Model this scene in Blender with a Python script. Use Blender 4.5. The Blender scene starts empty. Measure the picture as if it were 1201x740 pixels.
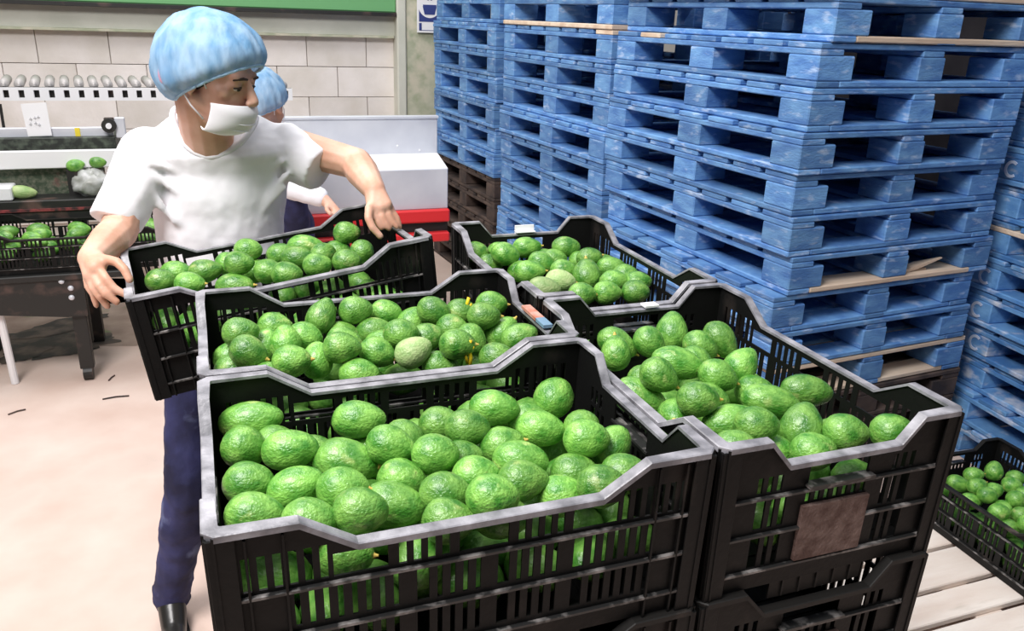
import bpy, bmesh, math, random, json
from mathutils import Vector, Matrix, Euler
from mathutils.noise import noise as pnoise
random.seed(7)
C = bpy.context.scene.collection
PI = math.pi

# ------------------------------------------------------------ camera
CAM = Vector((0.0373, -0.7424, 0.4934))
RX = Vector((0.93828242, -0.34428987, 0.03302388))
UX = Vector((0.08879784, 0.33207198, 0.93906504))
FX = Vector((0.33427689, 0.87817577, -0.3421495))
FOC = 964.08
cd = bpy.data.cameras.new('camera'); cam = bpy.data.objects.new('camera', cd); C.objects.link(cam)
m = Matrix((RX, UX, -FX)).transposed().to_4x4(); m.translation = CAM
cam.matrix_world = m
cd.sensor_width = 36; cd.lens = FOC/1201*36; cd.clip_start = 0.05; cd.clip_end = 100
bpy.context.scene.camera = cam
def at(px, py, y):                       # point of the place on the vertical plane y
    d = FX + RX*((px-600.5)/FOC) - UX*((py-370)/FOC)
    return CAM + d*((y-CAM.y)/d.y)
def onx(px, py, x):
    d = FX + RX*((px-600.5)/FOC) - UX*((py-370)/FOC)
    return CAM + d*((x-CAM.x)/d.x)

# ------------------------------------------------------------ light
w = bpy.data.worlds.new('world'); bpy.context.scene.world = w; w.use_nodes = True
bg = w.node_tree.nodes['Background']; bg.inputs[0].default_value = (0.93, 0.96, 1.0, 1); bg.inputs[1].default_value = 0.62
def area(name, loc, target, size, power, col, sy=None):
    l = bpy.data.lights.new(name, 'AREA'); l.energy = power; l.color = col; l.size = size
    if sy: l.shape = 'RECTANGLE'; l.size_y = sy
    o = bpy.data.objects.new(name, l); C.objects.link(o); o.location = loc
    o.rotation_euler = (Vector(target)-Vector(loc)).to_track_quat('-Z', 'Y').to_euler()
    o['kind'] = 'structure'
    return o
area('ceiling_lamp', (-1.2, -0.2, 3.0), (0.6, 1.4, -0.6), 1.7, 185, (1.0, 0.965, 0.95), 1.3)
area('ceiling_lamp', (-0.3, 3.6, 3.4), (0.2, 4.2, -0.6), 2.6, 85, (1.0, 0.97, 0.95), 2.0)
vs = bpy.context.scene.view_settings
vs.view_transform = 'Standard'; vs.look = 'None'; vs.exposure = 0.2; vs.gamma = 1.0; vs.use_curve_mapping = False

# ------------------------------------------------------------ materials
def mat(name, col, rough=.5, col2=None, scale=8., detail=4., lo=.35, hi=.65, bump=0., bscale=40., spec=.5, metal=0., objvar=0., trans=0., alpha=1., coat=0., sss=0., col3=None, s3=3., lo3=.55, hi3=.7, stretch=None, transl=0.):
    M = bpy.data.materials.new(name); M.use_nodes = True
    nt = M.node_tree; N = nt.nodes; L = nt.links; P = N['Principled BSDF']
    P.inputs['Roughness'].default_value = rough; P.inputs['Metallic'].default_value = metal
    P.inputs['Specular IOR Level'].default_value = spec
    P.inputs['Coat Weight'].default_value = coat; P.inputs['Coat Roughness'].default_value = .2
    P.inputs['Alpha'].default_value = alpha
    if sss: P.inputs['Subsurface Weight'].default_value = sss; P.inputs['Subsurface Scale'].default_value = .01
    c = (*col, 1)
    tc = N.new('ShaderNodeTexCoord'); mp = N.new('ShaderNodeMapping'); L.new(tc.outputs['Object'], mp.inputs[0])
    if stretch: mp.inputs['Scale'].default_value = stretch
    oi = N.new('ShaderNodeObjectInfo')
    ad = N.new('ShaderNodeVectorMath'); ad.operation = 'ADD'; L.new(mp.outputs[0], ad.inputs[0])
    ml = N.new('ShaderNodeVectorMath'); ml.operation = 'SCALE'; ml.inputs['Scale'].default_value = 30 if objvar else 0
    cb = N.new('ShaderNodeCombineXYZ'); L.new(oi.outputs['Random'], cb.inputs[0]); L.new(oi.outputs['Random'], cb.inputs[1])
    L.new(cb.outputs[0], ml.inputs[0]); L.new(ml.outputs[0], ad.inputs[1])
    V = ad.outputs[0]
    def ramp(src, a, b, ca, cbk):
        r = N.new('ShaderNodeValToRGB'); r.color_ramp.elements[0].position = a; r.color_ramp.elements[1].position = b
        r.color_ramp.elements[0].color = ca; r.color_ramp.elements[1].color = cbk; L.new(src, r.inputs[0]); return r.outputs[0]
    def nz(s, d=4.):
        n = N.new('ShaderNodeTexNoise'); n.inputs['Scale'].default_value = s; n.inputs['Detail'].default_value = d
        L.new(V, n.inputs['Vector']); return n.outputs['Fac']
    out = None
    if col2: out = ramp(nz(scale, detail), lo, hi, c, (*col2, 1))
    if col3:
        f = ramp(nz(s3, 6), lo3, hi3, (0, 0, 0, 1), (1, 1, 1, 1))
        mx = N.new('ShaderNodeMixRGB'); L.new(f, mx.inputs[0])
        if out: L.new(out, mx.inputs[1])
        else: mx.inputs[1].default_value = c
        mx.inputs[2].default_value = (*col3, 1); out = mx.outputs[0]
    if objvar:
        h = N.new('ShaderNodeHueSaturation')
        mr = N.new('ShaderNodeMapRange'); L.new(oi.outputs['Random'], mr.inputs[0]); mr.inputs[3].default_value = 1-objvar; mr.inputs[4].default_value = 1+objvar
        L.new(mr.outputs[0], h.inputs['Value'])
        if out: L.new(out, h.inputs['Color'])
        else: h.inputs['Color'].default_value = c
        out = h.outputs[0]
    if out: L.new(out, P.inputs['Base Color'])
    else: P.inputs['Base Color'].default_value = c
    if bump:
        b = N.new('ShaderNodeBump'); b.inputs['Strength'].default_value = bump; b.inputs['Distance'].default_value = .004
        L.new(nz(bscale, 3), b.inputs['Height']); L.new(b.outputs[0], P.inputs['Normal'])
    if transl or trans:
        o = N['Material Output']; mx = N.new('ShaderNodeMixShader'); mx.inputs[0].default_value = transl or trans
        t = N.new('ShaderNodeBsdfTranslucent' if transl else 'ShaderNodeBsdfTransparent'); t.inputs[0].default_value = c if transl else (1, 1, 1, 1)
        L.new(P.outputs[0], mx.inputs[1]); L.new(t.outputs[0], mx.inputs[2]); L.new(mx.outputs[0], o.inputs[0])
    return M
M = {}
M['crate'] = mat('black_plastic', (.006, .006, .006), .5, col3=(.035, .028, .025), s3=14, lo3=.62, hi3=.85, spec=.22, bump=.15, bscale=90)
M['rim'] = mat('sheen_worn_plastic', (.15, .148, .165), .38, (.44, .43, .47), 26, 5, .38, .72, spec=.6, bump=.25, bscale=120)  # black plastic greyed: overhead sheen and some wear put into the colour
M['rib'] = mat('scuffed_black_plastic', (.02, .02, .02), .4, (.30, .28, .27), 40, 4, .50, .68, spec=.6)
M['dirt'] = mat('dusty_panel', (.10, .055, .045), .8, (.22, .15, .13), 60, 5, .35, .7, bump=.6, bscale=200)
M['crate_b'] = mat('stained_black_plastic', (.015, .014, .013), .5, col3=(.16, .12, .10), s3=11, lo3=.6, hi3=.78, spec=.25)
M['avo'] = mat('avocado_skin', (.05, .22, .022), .30, (.24, .50, .09), 3.2, 6, .34, .66, bump=.6, bscale=15, spec=.55, objvar=.25, coat=.25, col3=(.50, .62, .20), s3=2.2, lo3=.62, hi3=.78)
M['avo_pale'] = mat('dusty_avocado_skin', (.24, .40, .13), .45, (.46, .56, .26), 3.5, 6, .35, .68, bump=.5, bscale=15, objvar=.2)
M['stem'] = mat('avocado_stem', (.62, .45, .10), .6)
M['blue'] = mat('blue_painted_wood', (.070, .185, .46), .6, (.16, .35, .64), 9, 8, .35, .68, bump=.6, bscale=60, objvar=.22, col3=(.46, .58, .78), s3=15, lo3=.57, hi3=.78, stretch=(1, 1, 3))
M['blue_worn'] = mat('worn_blue_painted_wood', (.06, .19, .46), .65, (.16, .36, .64), 9, 8, .35, .68, bump=.6, bscale=60, objvar=.22, col3=(.62, .66, .74), s3=11, lo3=.54, hi3=.74, stretch=(1, 1, 2))
M['wood'] = mat('bare_pallet_wood', (.62, .46, .34), .75, (.80, .66, .52), 8, 8, .35, .65, bump=.4, bscale=70, objvar=.12, stretch=(.3, 2, 2))
M['shade_darkwood'] = mat('shade_darkened_wood', (.028, .020, .020), .8, (.10, .068, .055), 9, 8, .35, .65, bump=.4, objvar=.2)  # near-black wood: shade on the low pallets is put into the colour
M['palewood'] = mat('pale_pallet_wood', (.74, .62, .54), .75, (.88, .80, .73), 7, 8, .3, .65, bump=.35, bscale=80, objvar=.06, col3=(.45, .38, .30), s3=5, lo3=.66, hi3=.8, stretch=(.4, 2, 2))
M['skin'] = mat('skin', (.64, .34, .23), .5, (.78, .48, .36), 14, 3, .35, .65, sss=.12, bump=.12, bscale=160)
M['shirt'] = mat('white_cotton', (.90, .89, .93), .85, bump=.25, bscale=22)
M['jeans'] = mat('blue_denim', (.010, .011, .045), .8, (.04, .045, .15), 9, 6, .4, .68, bump=.3, bscale=90, col3=(.22, .27, .48), s3=7, lo3=.6, hi3=.75)
M['net'] = mat('hairnet_fabric', (.20, .44, .72), .7, (.46, .68, .90), 30, 6, .35, .65, bump=1.0, bscale=45, trans=.40, stretch=(1.0, 1.0, .35))
M['netband'] = mat('hairnet_elastic', (.42, .64, .86), .7, bump=.9, bscale=120)
M['hair'] = mat('dark_hair', (.03, .022, .02), .7, bump=.5, bscale=120)
M['mask'] = mat('mask_cloth', (.90, .89, .93), .8, bump=.1, bscale=30)
M['eye'] = mat('eye_white', (.75, .72, .7), .3); M['iris'] = mat('dark_iris', (.03, .02, .015), .2)
M['brow'] = mat('brow_hair', (.05, .03, .025), .8)
M['shoe'] = mat('black_leather', (.025, .024, .022), .3)
M['floor'] = mat('concrete_floor', (.66, .49, .415), .8, (.78, .635, .56), 3.2, 8, .3, .7, bump=.25, bscale=18, col3=(.50, .38, .32), s3=1.6, lo3=.6, hi3=.8, spec=.25)
M['block'] = mat('concrete_block', (.72, .67, .61), .9, (.88, .83, .80), 4, 7, .3, .7, bump=.5, bscale=50, objvar=.05)
M['mortar'] = mat('mortar', (.66, .62, .56), .9, bump=.4)
M['lintel'] = mat('concrete_lintel', (.56, .57, .49), .9, (.66, .66, .58), 4, 6, bump=.4)
M['pillar'] = mat('mossy_concrete', (.36, .40, .27), .9, (.55, .55, .43), 10, 7, .35, .65, bump=.5, col3=(.62, .58, .46), s3=5, lo3=.55, hi3=.7)
M['green'] = mat('green_paint', (.16, .42, .17), .5)
M['dark'] = mat('dark_metal', (.015, .015, .014), .5, col3=(.10, .06, .05), s3=9)
M['steel'] = mat('brushed_steel', (.60, .62, .68), .38, (.70, .72, .77), 5, 3, metal=.15, bump=.08)
M['white'] = mat('white_enamel', (.86, .86, .88), .4)
M['belt'] = mat('dirty_belt', (.02, .025, .02), .6, (.12, .15, .11), 26, 6, .45, .75)
M['mesh'] = mat('stained_panel', (.05, .075, .045), .8, (.20, .20, .15), 60, 6, .4, .75, col3=(.22, .10, .09), s3=12)
M['red'] = mat('red_paint', (.72, .025, .03), .45)
M['paper'] = mat('white_paper', (.88, .88, .90), .8)
M['grey'] = mat('grey_print', (.62, .62, .64), .8)
M['yellow'] = mat('yellow_sticker', (.85, .68, .05), .6)
M['navy'] = mat('navy_print', (.03, .05, .22), .6)
M['bag'] = mat('plastic_bag', (.75, .76, .76), .25, (.45, .46, .42), 20, 4, trans=.3)
M['orange'] = mat('orange_plastic', (.85, .33, .10), .5)
M['blue_edge'] = mat('chipped_blue_edge', (.12, .28, .56), .7, (.62, .66, .76), 14, 6, .38, .62, objvar=.15)
M['cmark'] = mat('faded_white_stencil', (.52, .62, .82), .8, (.68, .74, .86), 30)

M['ystalk'] = mat('yellow_stalk', (.85, .62, .02), .6)
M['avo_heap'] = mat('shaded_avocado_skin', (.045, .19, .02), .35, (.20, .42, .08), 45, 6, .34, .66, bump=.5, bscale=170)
M['redtag'] = mat('rust_label', (.50, .16, .10), .6, (.62, .36, .30), 40)
M['bluetag'] = mat('grey_blue_label', (.18, .30, .42), .6)
M['redink'] = mat('faded_red_print', (.70, .35, .48), .7, (.45, .55, .75), 60, trans=.25)
M['redstrip'] = mat('dull_red_strip', (.28, .05, .05), .6, (.03, .02, .02), 40)
M['rollerm'] = mat('dull_roller', (.45, .43, .42), .45, metal=.2)

# ------------------------------------------------------------ mesh helpers
class MB:
    def __init__(s): s.v = []; s.f = []; s.sm = False
    def add(s, vs_, fs):
        k = len(s.v); s.v += [tuple(v) for v in vs_]; s.f += [tuple(k+i for i in f) for f in fs]; return s
    def box(s, x0, x1, y0, y1, z0, z1, rot=None, c=None):
        vs_ = [Vector((x, y, z)) for z in (z0, z1) for y in (y0, y1) for x in (x0, x1)]
        if rot is not None:
            c = c or Vector(((x0+x1)/2, (y0+y1)/2, (z0+z1)/2)); vs_ = [rot @ (v-c)+c for v in vs_]
        return s.add(vs_, [(0, 2, 3, 1), (4, 5, 7, 6), (0, 1, 5, 4), (2, 6, 7, 3), (0, 4, 6, 2), (1, 3, 7, 5)])
    def loft(s, rings, cap=True):
        n = len(rings[0]); k = len(s.v)
        for r in rings: s.v += [tuple(p) for p in r]
        for i in range(len(rings)-1):
            for j in range(n):
                a = k+i*n+j; b = k+i*n+(j+1) % n; s.f.append((a, b, b+n, a+n))
        if cap: s.f.append(tuple(k+j for j in reversed(range(n)))); s.f.append(tuple(k+(len(rings)-1)*n+j for j in range(n)))
        return s
    def cap(s, a, b, ra, rb, seg=14, flat=False, squash=1.0, side=None):   # tapered capsule
        a = Vector(a); b = Vector(b); d = (b-a).normalized()
        u = side if side is not None else (Vector((0, 0, 1)) if abs(d.z) < .9 else Vector((1, 0, 0)))
        u = (u-d*u.dot(d)).normalized(); v = d.cross(u); rings = []
        def ring(c, r): return [c+(u*math.cos(t)+v*math.sin(t)*squash)*r for t in [2*PI*i/seg for i in range(seg)]]
        if not flat:
            for k in range(5): t = PI/2*(1-k/5); rings.append(ring(a-d*ra*math.sin(t), max(1e-4, ra*math.cos(t))))
        rings.append(ring(a, ra)); rings.append(ring((a+b)/2, (ra+rb)/2)); rings.append(ring(b, rb))
        if not flat:
            for k in range(1, 6): t = PI/2*k/5; rings.append(ring(b+d*rb*math.sin(t), max(1e-4, rb*math.cos(t))))
        return s.loft(rings)
    def chain(s, pts, rs, seg=12):
        for i in range(len(pts)-1): s.cap(pts[i], pts[i+1], rs[i], rs[i+1], seg)
        return s
    def ell(s, c, r, rot=None, nu=20, nv=12):
        c = Vector(c); rot = rot or Matrix.Identity(3); rings = []
        for i in range(nv+1):
            t = PI*i/nv; zz = -math.cos(t); rr = max(1e-4, math.sin(t))
            rings.append([c+rot @ Vector((r[0]*rr*math.cos(2*PI*j/nu), r[1]*rr*math.sin(2*PI*j/nu), r[2]*zz)) for j in range(nu)])
        return s.loft(rings)
    def tube(s, pts, r, seg=8):
        pts = [Vector(p) for p in pts]; rings = []
        for i, p in enumerate(pts):
            d = (pts[min(i+1, len(pts)-1)]-pts[max(i-1, 0)]).normalized()
            u = Vector((0, 0, 1)) if abs(d.z) < .9 else Vector((1, 0, 0)); u = (u-d*u.dot(d)).normalized(); v = d.cross(u)
            rings.append([p+(u*math.cos(2*PI*k/seg)+v*math.sin(2*PI*k/seg))*r for k in range(seg)])
        return s.loft(rings)
    def warp(s, fn): s.v = [tuple(fn(Vector(v))) for v in s.v]; return s
    def mesh(s, name, material, smooth=False, bev=0, edge=False):
        me = bpy.data.meshes.new(name); me.from_pydata(s.v, [], s.f)
        bm = bmesh.new(); bm.from_mesh(me)
        bmesh.ops.recalc_face_normals(bm, faces=bm.faces)
        if bev:
            rs = bmesh.ops.bevel(bm, geom=list(bm.edges), offset=bev, segments=1, affect='EDGES', profile=.5)
            if edge:
                for f in rs['faces']: f.material_index = 1
        bm.to_mesh(me); bm.free()
        if smooth: me.polygons.foreach_set('use_smooth', [True]*len(me.polygons))
        me.materials.append(material); me.update()
        return me
    def build(s, name, material, parent=None, smooth=False, bev=0, loc=None):
        return obj(name, s.mesh(name, material, smooth, bev), parent, loc)
def obj(name, me, parent=None, loc=None, rot=None):
    o = bpy.data.objects.new(name, me); C.objects.link(o)
    if parent is not None: o.parent = parent
    if loc is not None: o.location = loc
    if rot is not None: o.rotation_euler = rot
    return o
def thing(name, label, cat, loc=(0, 0, 0), rot=(0, 0, 0), group=None):
    o = obj(name, None, None, loc, rot); return tag(o, label, cat, group)
def tag(o, label, cat, group=None):
    o['label'] = label; o['category'] = cat
    if group: o['group'] = group
    return o
def struct(o): o['kind'] = 'structure'; return o
FLOOR = -1.2

# ------------------------------------------------------------ floor
fl = MB().box(-6, 8, -4, 7.0, FLOOR-.05, FLOOR).build('floor', M['floor']); struct(fl)
def stain(x, y, rx, ry, ang, seed, matl, name='floor_stain'):
    rnd = random.Random(seed); n = 40; c = Vector((x, y, FLOOR+.0015)); pts = []
    for i in range(n):
        t = 2*PI*i/n; r = 1+.45*pnoise(Vector((math.cos(t)*2.2+seed, math.sin(t)*2.2, 0)))+.2*pnoise(Vector((math.cos(t)*6, math.sin(t)*6+seed, 3)))
        p = Vector((rx*r*math.cos(t), ry*r*math.sin(t), 0)); p.rotate(Euler((0, 0, ang))); pts.append(c+p)
    b = MB(); b.add(pts+[c], [(i, (i+1) % n, n) for i in range(n)]); return b.build(name, matl, fl)
M['stain'] = mat('grimy_floor', (.30, .21, .17), .8, (.52, .40, .33), 6, 8, .3, .7, col3=(.2, .24, .12), s3=5, lo3=.6, hi3=.7)
M['stain2'] = mat('dark_grime', (.035, .035, .03), .7, (.2, .15, .12), 9, 8, .42, .7)
stain(-.75, 4.3, 1.25, .62, -.05, 3, M['stain'])
stain(-.35, 4.9, 1.6, .5, .1, 9, M['stain'])
for i, (px, py, rx, ry) in enumerate([(45, 398, .22, .16), (85, 405, .24, .13), (70, 384, .26, .1), (30, 415, .15, .08)]):
    d = at(px, py, 3.9); t = (FLOOR-CAM.z)/(d-CAM).z; p = CAM+(d-CAM)*t; stain(p.x, p.y, rx, ry, .3*i, 20+i, M['stain2']).location.z += .001*(i+1)

# ------------------------------------------------------------ back wall
WY = 5.6
wall = MB().box(-5, 4.15, WY+.02, WY+.2, FLOOR, 2.9).build('wall_back', M['mortar']); struct(wall)
zt = at(230, 37, WY).z; H = .215; LB = .43
bl = MB().box(0, LB-.005, -.006, .09, 0, H-.0045).mesh('concrete_block', M['block'], bev=.002)
for r in range(6):
    for c in range(14):
        x = -3.5+c*LB+(.215 if r % 2 else 0)
        if x > 1.5: continue
        me_ = bl if x+LB < 1.5 else MB().box(0, 1.5-x, -.006, .09, 0, H-.0045).mesh('concrete_block', M['block'], bev=.002)
        o = obj('concrete_block', me_, wall, (x, WY+.004+random.uniform(-.0015, .0015), zt-.004-(r+1)*H))
zg = at(230, 8, WY).z
xa, xb = at(467, 60, 5.48).x, at(560, 60, 5.48).x
o = MB().box(-5, xa+.02, WY-.05, WY+.1, zt, zg).build('trim_1', M['lintel'], bev=.006); struct(o)
o = MB().box(-5, xa-.02, WY-.075, WY+.1, zt-.012, zt+.004).build('trim_2', M['pillar'], bev=.002); struct(o)
o = MB().box(-5, xa-.012, WY-.12, WY+.1, zg+.006, zg+.5).build('trim_3', M['green'], bev=.008); struct(o)
o = MB().box(-5, xa-.012, WY-.14, WY+.1, zg-.02, zg+.006).build('trim_4', M['dark'], bev=.002); struct(o)
o = MB().box(xa+.06, xb+.25, 5.48, WY+.1, FLOOR, 2.2).build('pillar', M['pillar'], bev=.01); struct(o)
o = MB().box(xa-.01, xa+.06, 5.46, WY+.1, FLOOR, 2.2).build('trim_5', M['lintel'], bev=.01); struct(o)
# safety sign on the pillar
p0, p1 = at(489, 38, 5.46), at(518, -22, 5.46)
sg = thing('safety_sign', 'blue and white face mask sign on the mossy pillar beside the pallets', 'sign', (p0.x, 5.46, p0.z))
W_, H_ = p1.x-p0.x, p1.z-p0.z
MB().box(0, W_, -.008, .0, 0, H_).build('board', M['paper'], sg)
MB().box(.014, W_-.014, -.0095, -.004, .075, H_-.014).build('blue_field', M['navy'], sg)
b = MB(); cx, cz, rr = W_/2, .20, .088
b.add([(cx+rr*1.0*math.cos(2*PI*i/32), -.0105, cz+rr*1.12*math.sin(2*PI*i/32)) for i in range(32)]+[(cx, -.0105, cz)], [(i, (i+1) % 32, 32) for i in range(32)]); b.build('face_disc', M['paper'], sg)
MB().box(cx-.052, cx+.052, -.013, -.010, cz-.075, cz-.02).warp(lambda v: Vector((cx+(v.x-cx)*(1 if v.z > cz-.05 else .72), v.y, v.z))).build('mask_shape', M['navy'], sg)
MB().box(cx-.05, cx+.05, -.013, -.010, cz-.02, cz-.008).box(cx-.028, cx+.028, -.013, -.010, cz+.03, cz+.045).box(cx-.018, cx-.006, -.013, -.01, cz+.022, cz+.032).box(cx+.006, cx+.018, -.013, -.01, cz+.022, cz+.032).build('face_features', M['navy'], sg)
MB().box(.014, .034, -.0095, -.004, .016, .066).box(W_-.03, W_-.014, -.0095, -.004, .016, .066).box(.014, W_-.014, -.0095, -.004, .014, .018).build('caption_marks', M['navy'], sg)

M['wallr'] = mat('dark_wall', (.015, .014, .018), .9, (.03, .028, .032), 3, spec=.05)
for nm_, bx_ in (('wall_right', (4.15, 4.3, -4, 5.8)), ('wall_left', (-5.15, -5, -4, 5.8)), ('wall_front', (-5.15, 4.3, -4.15, -4))):
    struct(MB().box(*bx_, FLOOR, 2.9).build(nm_, M['wallr']))
# ------------------------------------------------------------ crate (base at z=0, rim 0.21)
CH = .21; CT = .016; ZS = .235/.21
def taper(v):
    k = 1-CT*(1-v.z/CH); return Vector((v.x*k, v.y*k, v.z*ZS))
def prof(s, L):
    f, g = (.095, .155) if L > .5 else (.075, .108)
    lo = .176
    d = min(s, L-s)
    if d <= f: return CH
    if d >= g: return lo
    return CH+(lo-CH)*(d-f)/(g-f)
def wall_mb(L, end):
    """panel of bars and slots in local (s, z), s along the side, thickness in y 0..t"""
    b = MB(); t = .003; sgs = []
    f_, g_ = (.095, .155) if L > .5 else (.075, .108)
    def strip(a, c, z0):                # piece that follows the rim profile
        cuts = sorted([a, c]+[q for q in (f_, g_, L-g_, L-f_) if a+1e-5 < q < c-1e-5])
        for p, r in zip(cuts, cuts[1:]):
            b.add([(p, 0, z0), (r, 0, z0), (r, t, z0), (p, t, z0), (p, 0, prof(p, L)-.003), (r, 0, prof(r, L)-.003), (r, t, prof(r, L)-.003), (p, t, prof(p, L)-.003)], [(0, 3, 2, 1), (4, 5, 6, 7), (0, 1, 5, 4), (2, 3, 7, 6), (1, 2, 6, 5), (0, 4, 7, 3)])
    def vbar(s0, s1, z0, z1=None):      # z1 None: up to the rim
        if z1 is None: return strip(s0, s1, z0)
        t0 = prof(s0, L)-.002 if z1 is None else z1; t1 = prof(s1, L)-.002 if z1 is None else z1
        b.add([(s0, 0, z0), (s1, 0, z0), (s1, t, z0), (s0, t, z0), (s0, 0, t0), (s1, 0, t1), (s1, t, t1), (s0, t, t0)],
              [(0, 3, 2, 1), (4, 5, 6, 7), (0, 1, 5, 4), (2, 3, 7, 6), (1, 2, 6, 5), (0, 4, 7, 3)])
    def hbar(s0, s1, z0, z1): b.box(s0, s1, 0, t, z0, z1)
    if not end:
        hbar(.0, L, 0, .036)
        for z in (.080, .130): hbar(0, L, z, z+.007)
        vbar(.0, .03, .137); vbar(L-.03, L, .137)
        wins = [(.128, .188), (.27, .33), (.412, .472)]
        # top row
        cols = [(.03+.0165*i) for i in range(6)]
        s = .03
        rb = []      # bars
        slots = [(.034+.016*i, .0425+.016*i) for i in range(6)]+wins+[(.200+.0165*i, .209+.0165*i) for i in range(4)]+[(.342+.0165*i, .351+.0165*i) for i in range(4)]+[(L-.0425-.016*i, L-.034-.016*i) for i in range(6)]
        slots.sort(); prev = .03
        for a, c in slots:
            vbar(prev, a, .137)
            # above the slot: solid strip
            za = min(prof(a, L), prof(c, L))-.012
            wide = c-a > .03
            if wide:
                h0 = za-.001
                strip(a, c, h0)
            else:
                zs = min(za, .168) if za < .18 else .175
                strip(a, c, zs)
            prev = c
        vbar(prev, L-.03, .137)
        for z0, z1 in ((.036, .080), (.087, .130)):
            vbar(0, .075, z0, z1); vbar(L-.075, L, z0, z1); s = .075
            while s < L-.085:
                if any(abs(s-q) < .012 for q in (.2, .3, .4)): vbar(s, s+.02, z0, z1); s += .0201; vbar(s, s+.001, z0, z1)
                else: vbar(s, s+.0095, z0, z1)
                s += .0155
    else:
        hbar(0, L, 0, .03)
        for z in (.080, .130): hbar(0, L, z, z+.006)
        vbar(0, .066, .136); vbar(L-.066, L, .136)
        slots = [(.068+.0155*i, .076+.0155*i) for i in range(3)]+[(.15, .25)]+[(L-.076-.0155*i, L-.068-.0155*i) for i in range(3)]
        slots.sort(); prev = .066
        for a, c in slots:
            vbar(prev, a, .136)
            zs = .165 if c-a > .03 else .158
            strip(a, c, zs)
            prev = c
        vbar(prev, L-.066, .136)
        for z0, z1 in ((.030, .080), (.086, .130)):
            vbar(0, .07, z0, z1); vbar(L-.07, L, z0, z1); vbar(.118, .142, z0, z1); vbar(.258, .282, z0, z1)
            for s in (.085, .1005, L-.109, L-.0935): vbar(s, s+.008, z0, z1)
        vbar(.142, .258, .03, .112)
        for i in range(8): vbar(.142+.0155*i, .1495+.0155*i, .112, .130)
    return b
def place_side(b, side):           # side 0 front, 1 right, 2 back, 3 left ; outer surface inset .009
    L, D = (.6, .4) if side in (0, 2) else (.4, .6)
    rot = Matrix.Rotation(side*PI/2, 3, 'Z')
    return b.warp(lambda v: taper(rot @ Vector((v.x-L/2, -D/2+.009+v.y, v.z))))
def rim_mb():
    pts = []
    for side in range(4):
        L, D = (.6, .4) if side in (0, 2) else (.4, .6)
        f, g = (.095, .155) if L > .5 else (.075, .108)
        rot = Matrix.Rotation(side*PI/2, 3, 'Z')
        for s in (.012, f, g, L-g, L-f, L-.012):
            z = prof(s, L)
            o = rot @ Vector((s-L/2, -D/2, 0)); dn = rot @ Vector((0, 1, 0))
            if s == .012: i = rot @ Vector((-L/2+.019, -D/2+.017, 0)); 
            elif s == L-.012: i = rot @ Vector((L/2-.019, -D/2+.017, 0))
            else: i = o+dn*.015
            pts.append((o, i, z))
    b = MB(); n = len(pts)
    for o, i, z in pts:
        e = o+(o-i)*-.2
        b.v += [(o.x, o.y, z-.0075), (o.x, o.y, z-.001), (o.x+(i.x-o.x)*.1, o.y+(i.y-o.y)*.1, z), (i.x, i.y, z), (i.x, i.y, z-.004), (o.x+(i.x-o.x)*.18, o.y+(i.y-o.y)*.18, z-.004), (o.x+(i.x-o.x)*.18, o.y+(i.y-o.y)*.18, z-.0075)]
    for k in range(n):
        for j in range(7):
            a = k*7+j; c = k*7+(j+1) % 7; d = ((k+1) % n)*7+(j+1) % 7; e = ((k+1) % n)*7+j
            b.f.append((a, c, d, e))
    b.v = [(x, y, z*ZS) for x, y, z in b.v]
    return b
def ring_rib(z):
    b = MB()
    for side in range(4):
        L, D = (.6, .4) if side in (0, 2) else (.4, .6); rot = Matrix.Rotation(side*PI/2, 3, 'Z'); q = MB()
        q.box(.0035, L-.0035, .003, .0095, z, z+.003)
        q.warp(lambda v: taper(rot @ Vector((v.x-L/2, -D/2+v.y, v.z)))); b.add(q.v, q.f)
    return b
def post_mb(sx, sy):
    b = MB()
    for (L, ax) in ((.6, 0), (.4, 1)):
        wd = .028; z1 = CH-.006
        if ax == 0: b.box(sx*.297-(wd if sx > 0 else 0), sx*.297+(wd if sx < 0 else 0), sy*.197-.0015, sy*.197+.0015, 0, z1)
        else: b.box(sx*.297-.0015, sx*.297+.0015, sy*.197-(wd if sy > 0 else 0), sy*.197+(wd if sy < 0 else 0), 0, z1)
    # vertical outer fins
    for s in (.04, .078):
        b.box(sx*(.3-s)-.0015, sx*(.3-s)+.0015, sy*.197-(.004 if sy > 0 else .0), sy*.197+(.004 if sy < 0 else 0), .0, CH-.012)
    return b.warp(taper)
crate_parts = []
tabs = []
for i in range(4):
    rot_ = Matrix.Rotation(i*PI/2, 3, 'Z'); L_, D_ = (.6, .4) if i in (0, 2) else (.4, .6); e_ = .165 if i in (0, 2) else .118
    q = MB().box(e_, L_-e_, .0, .004, -.026, .002)
    for s_ in [e_+.02+.03*k for k in range(int((L_-2*e_-.04)/.03)+1)]: q.box(s_, s_+.003, -.003, .0, -.024, .0)
    tabs.append(q.warp(lambda v: taper(rot_ @ Vector((v.x-L_/2, -D_/2+.012+v.y, v.z)))).mesh('stacking_tab', M['crate_b']))
def cp(name, me, sub=None): crate_parts.append((name, me, sub))
for i in (0, 2): cp('side_panel', place_side(wall_mb(.6, False), i).mesh('side_panel', M['crate']))
for i in (1, 3):
    rot = Matrix.Rotation(i*PI/2, 3, 'Z')
    q = MB().box(.144, .256, -.0068, 0, .032, .110).warp(lambda v: taper(rot @ Vector((v.x-.2, -.3+.009+v.y, v.z))))
    cp('end_panel', place_side(wall_mb(.4, True), i).mesh('end_panel', M['crate']), ('dusty_plate', q.mesh('dusty_plate', M['dirt'])))
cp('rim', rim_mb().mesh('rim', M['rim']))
for z in (.026, .078, .130): cp('rib', ring_rib(z).mesh('rib', M['rib']))
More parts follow.
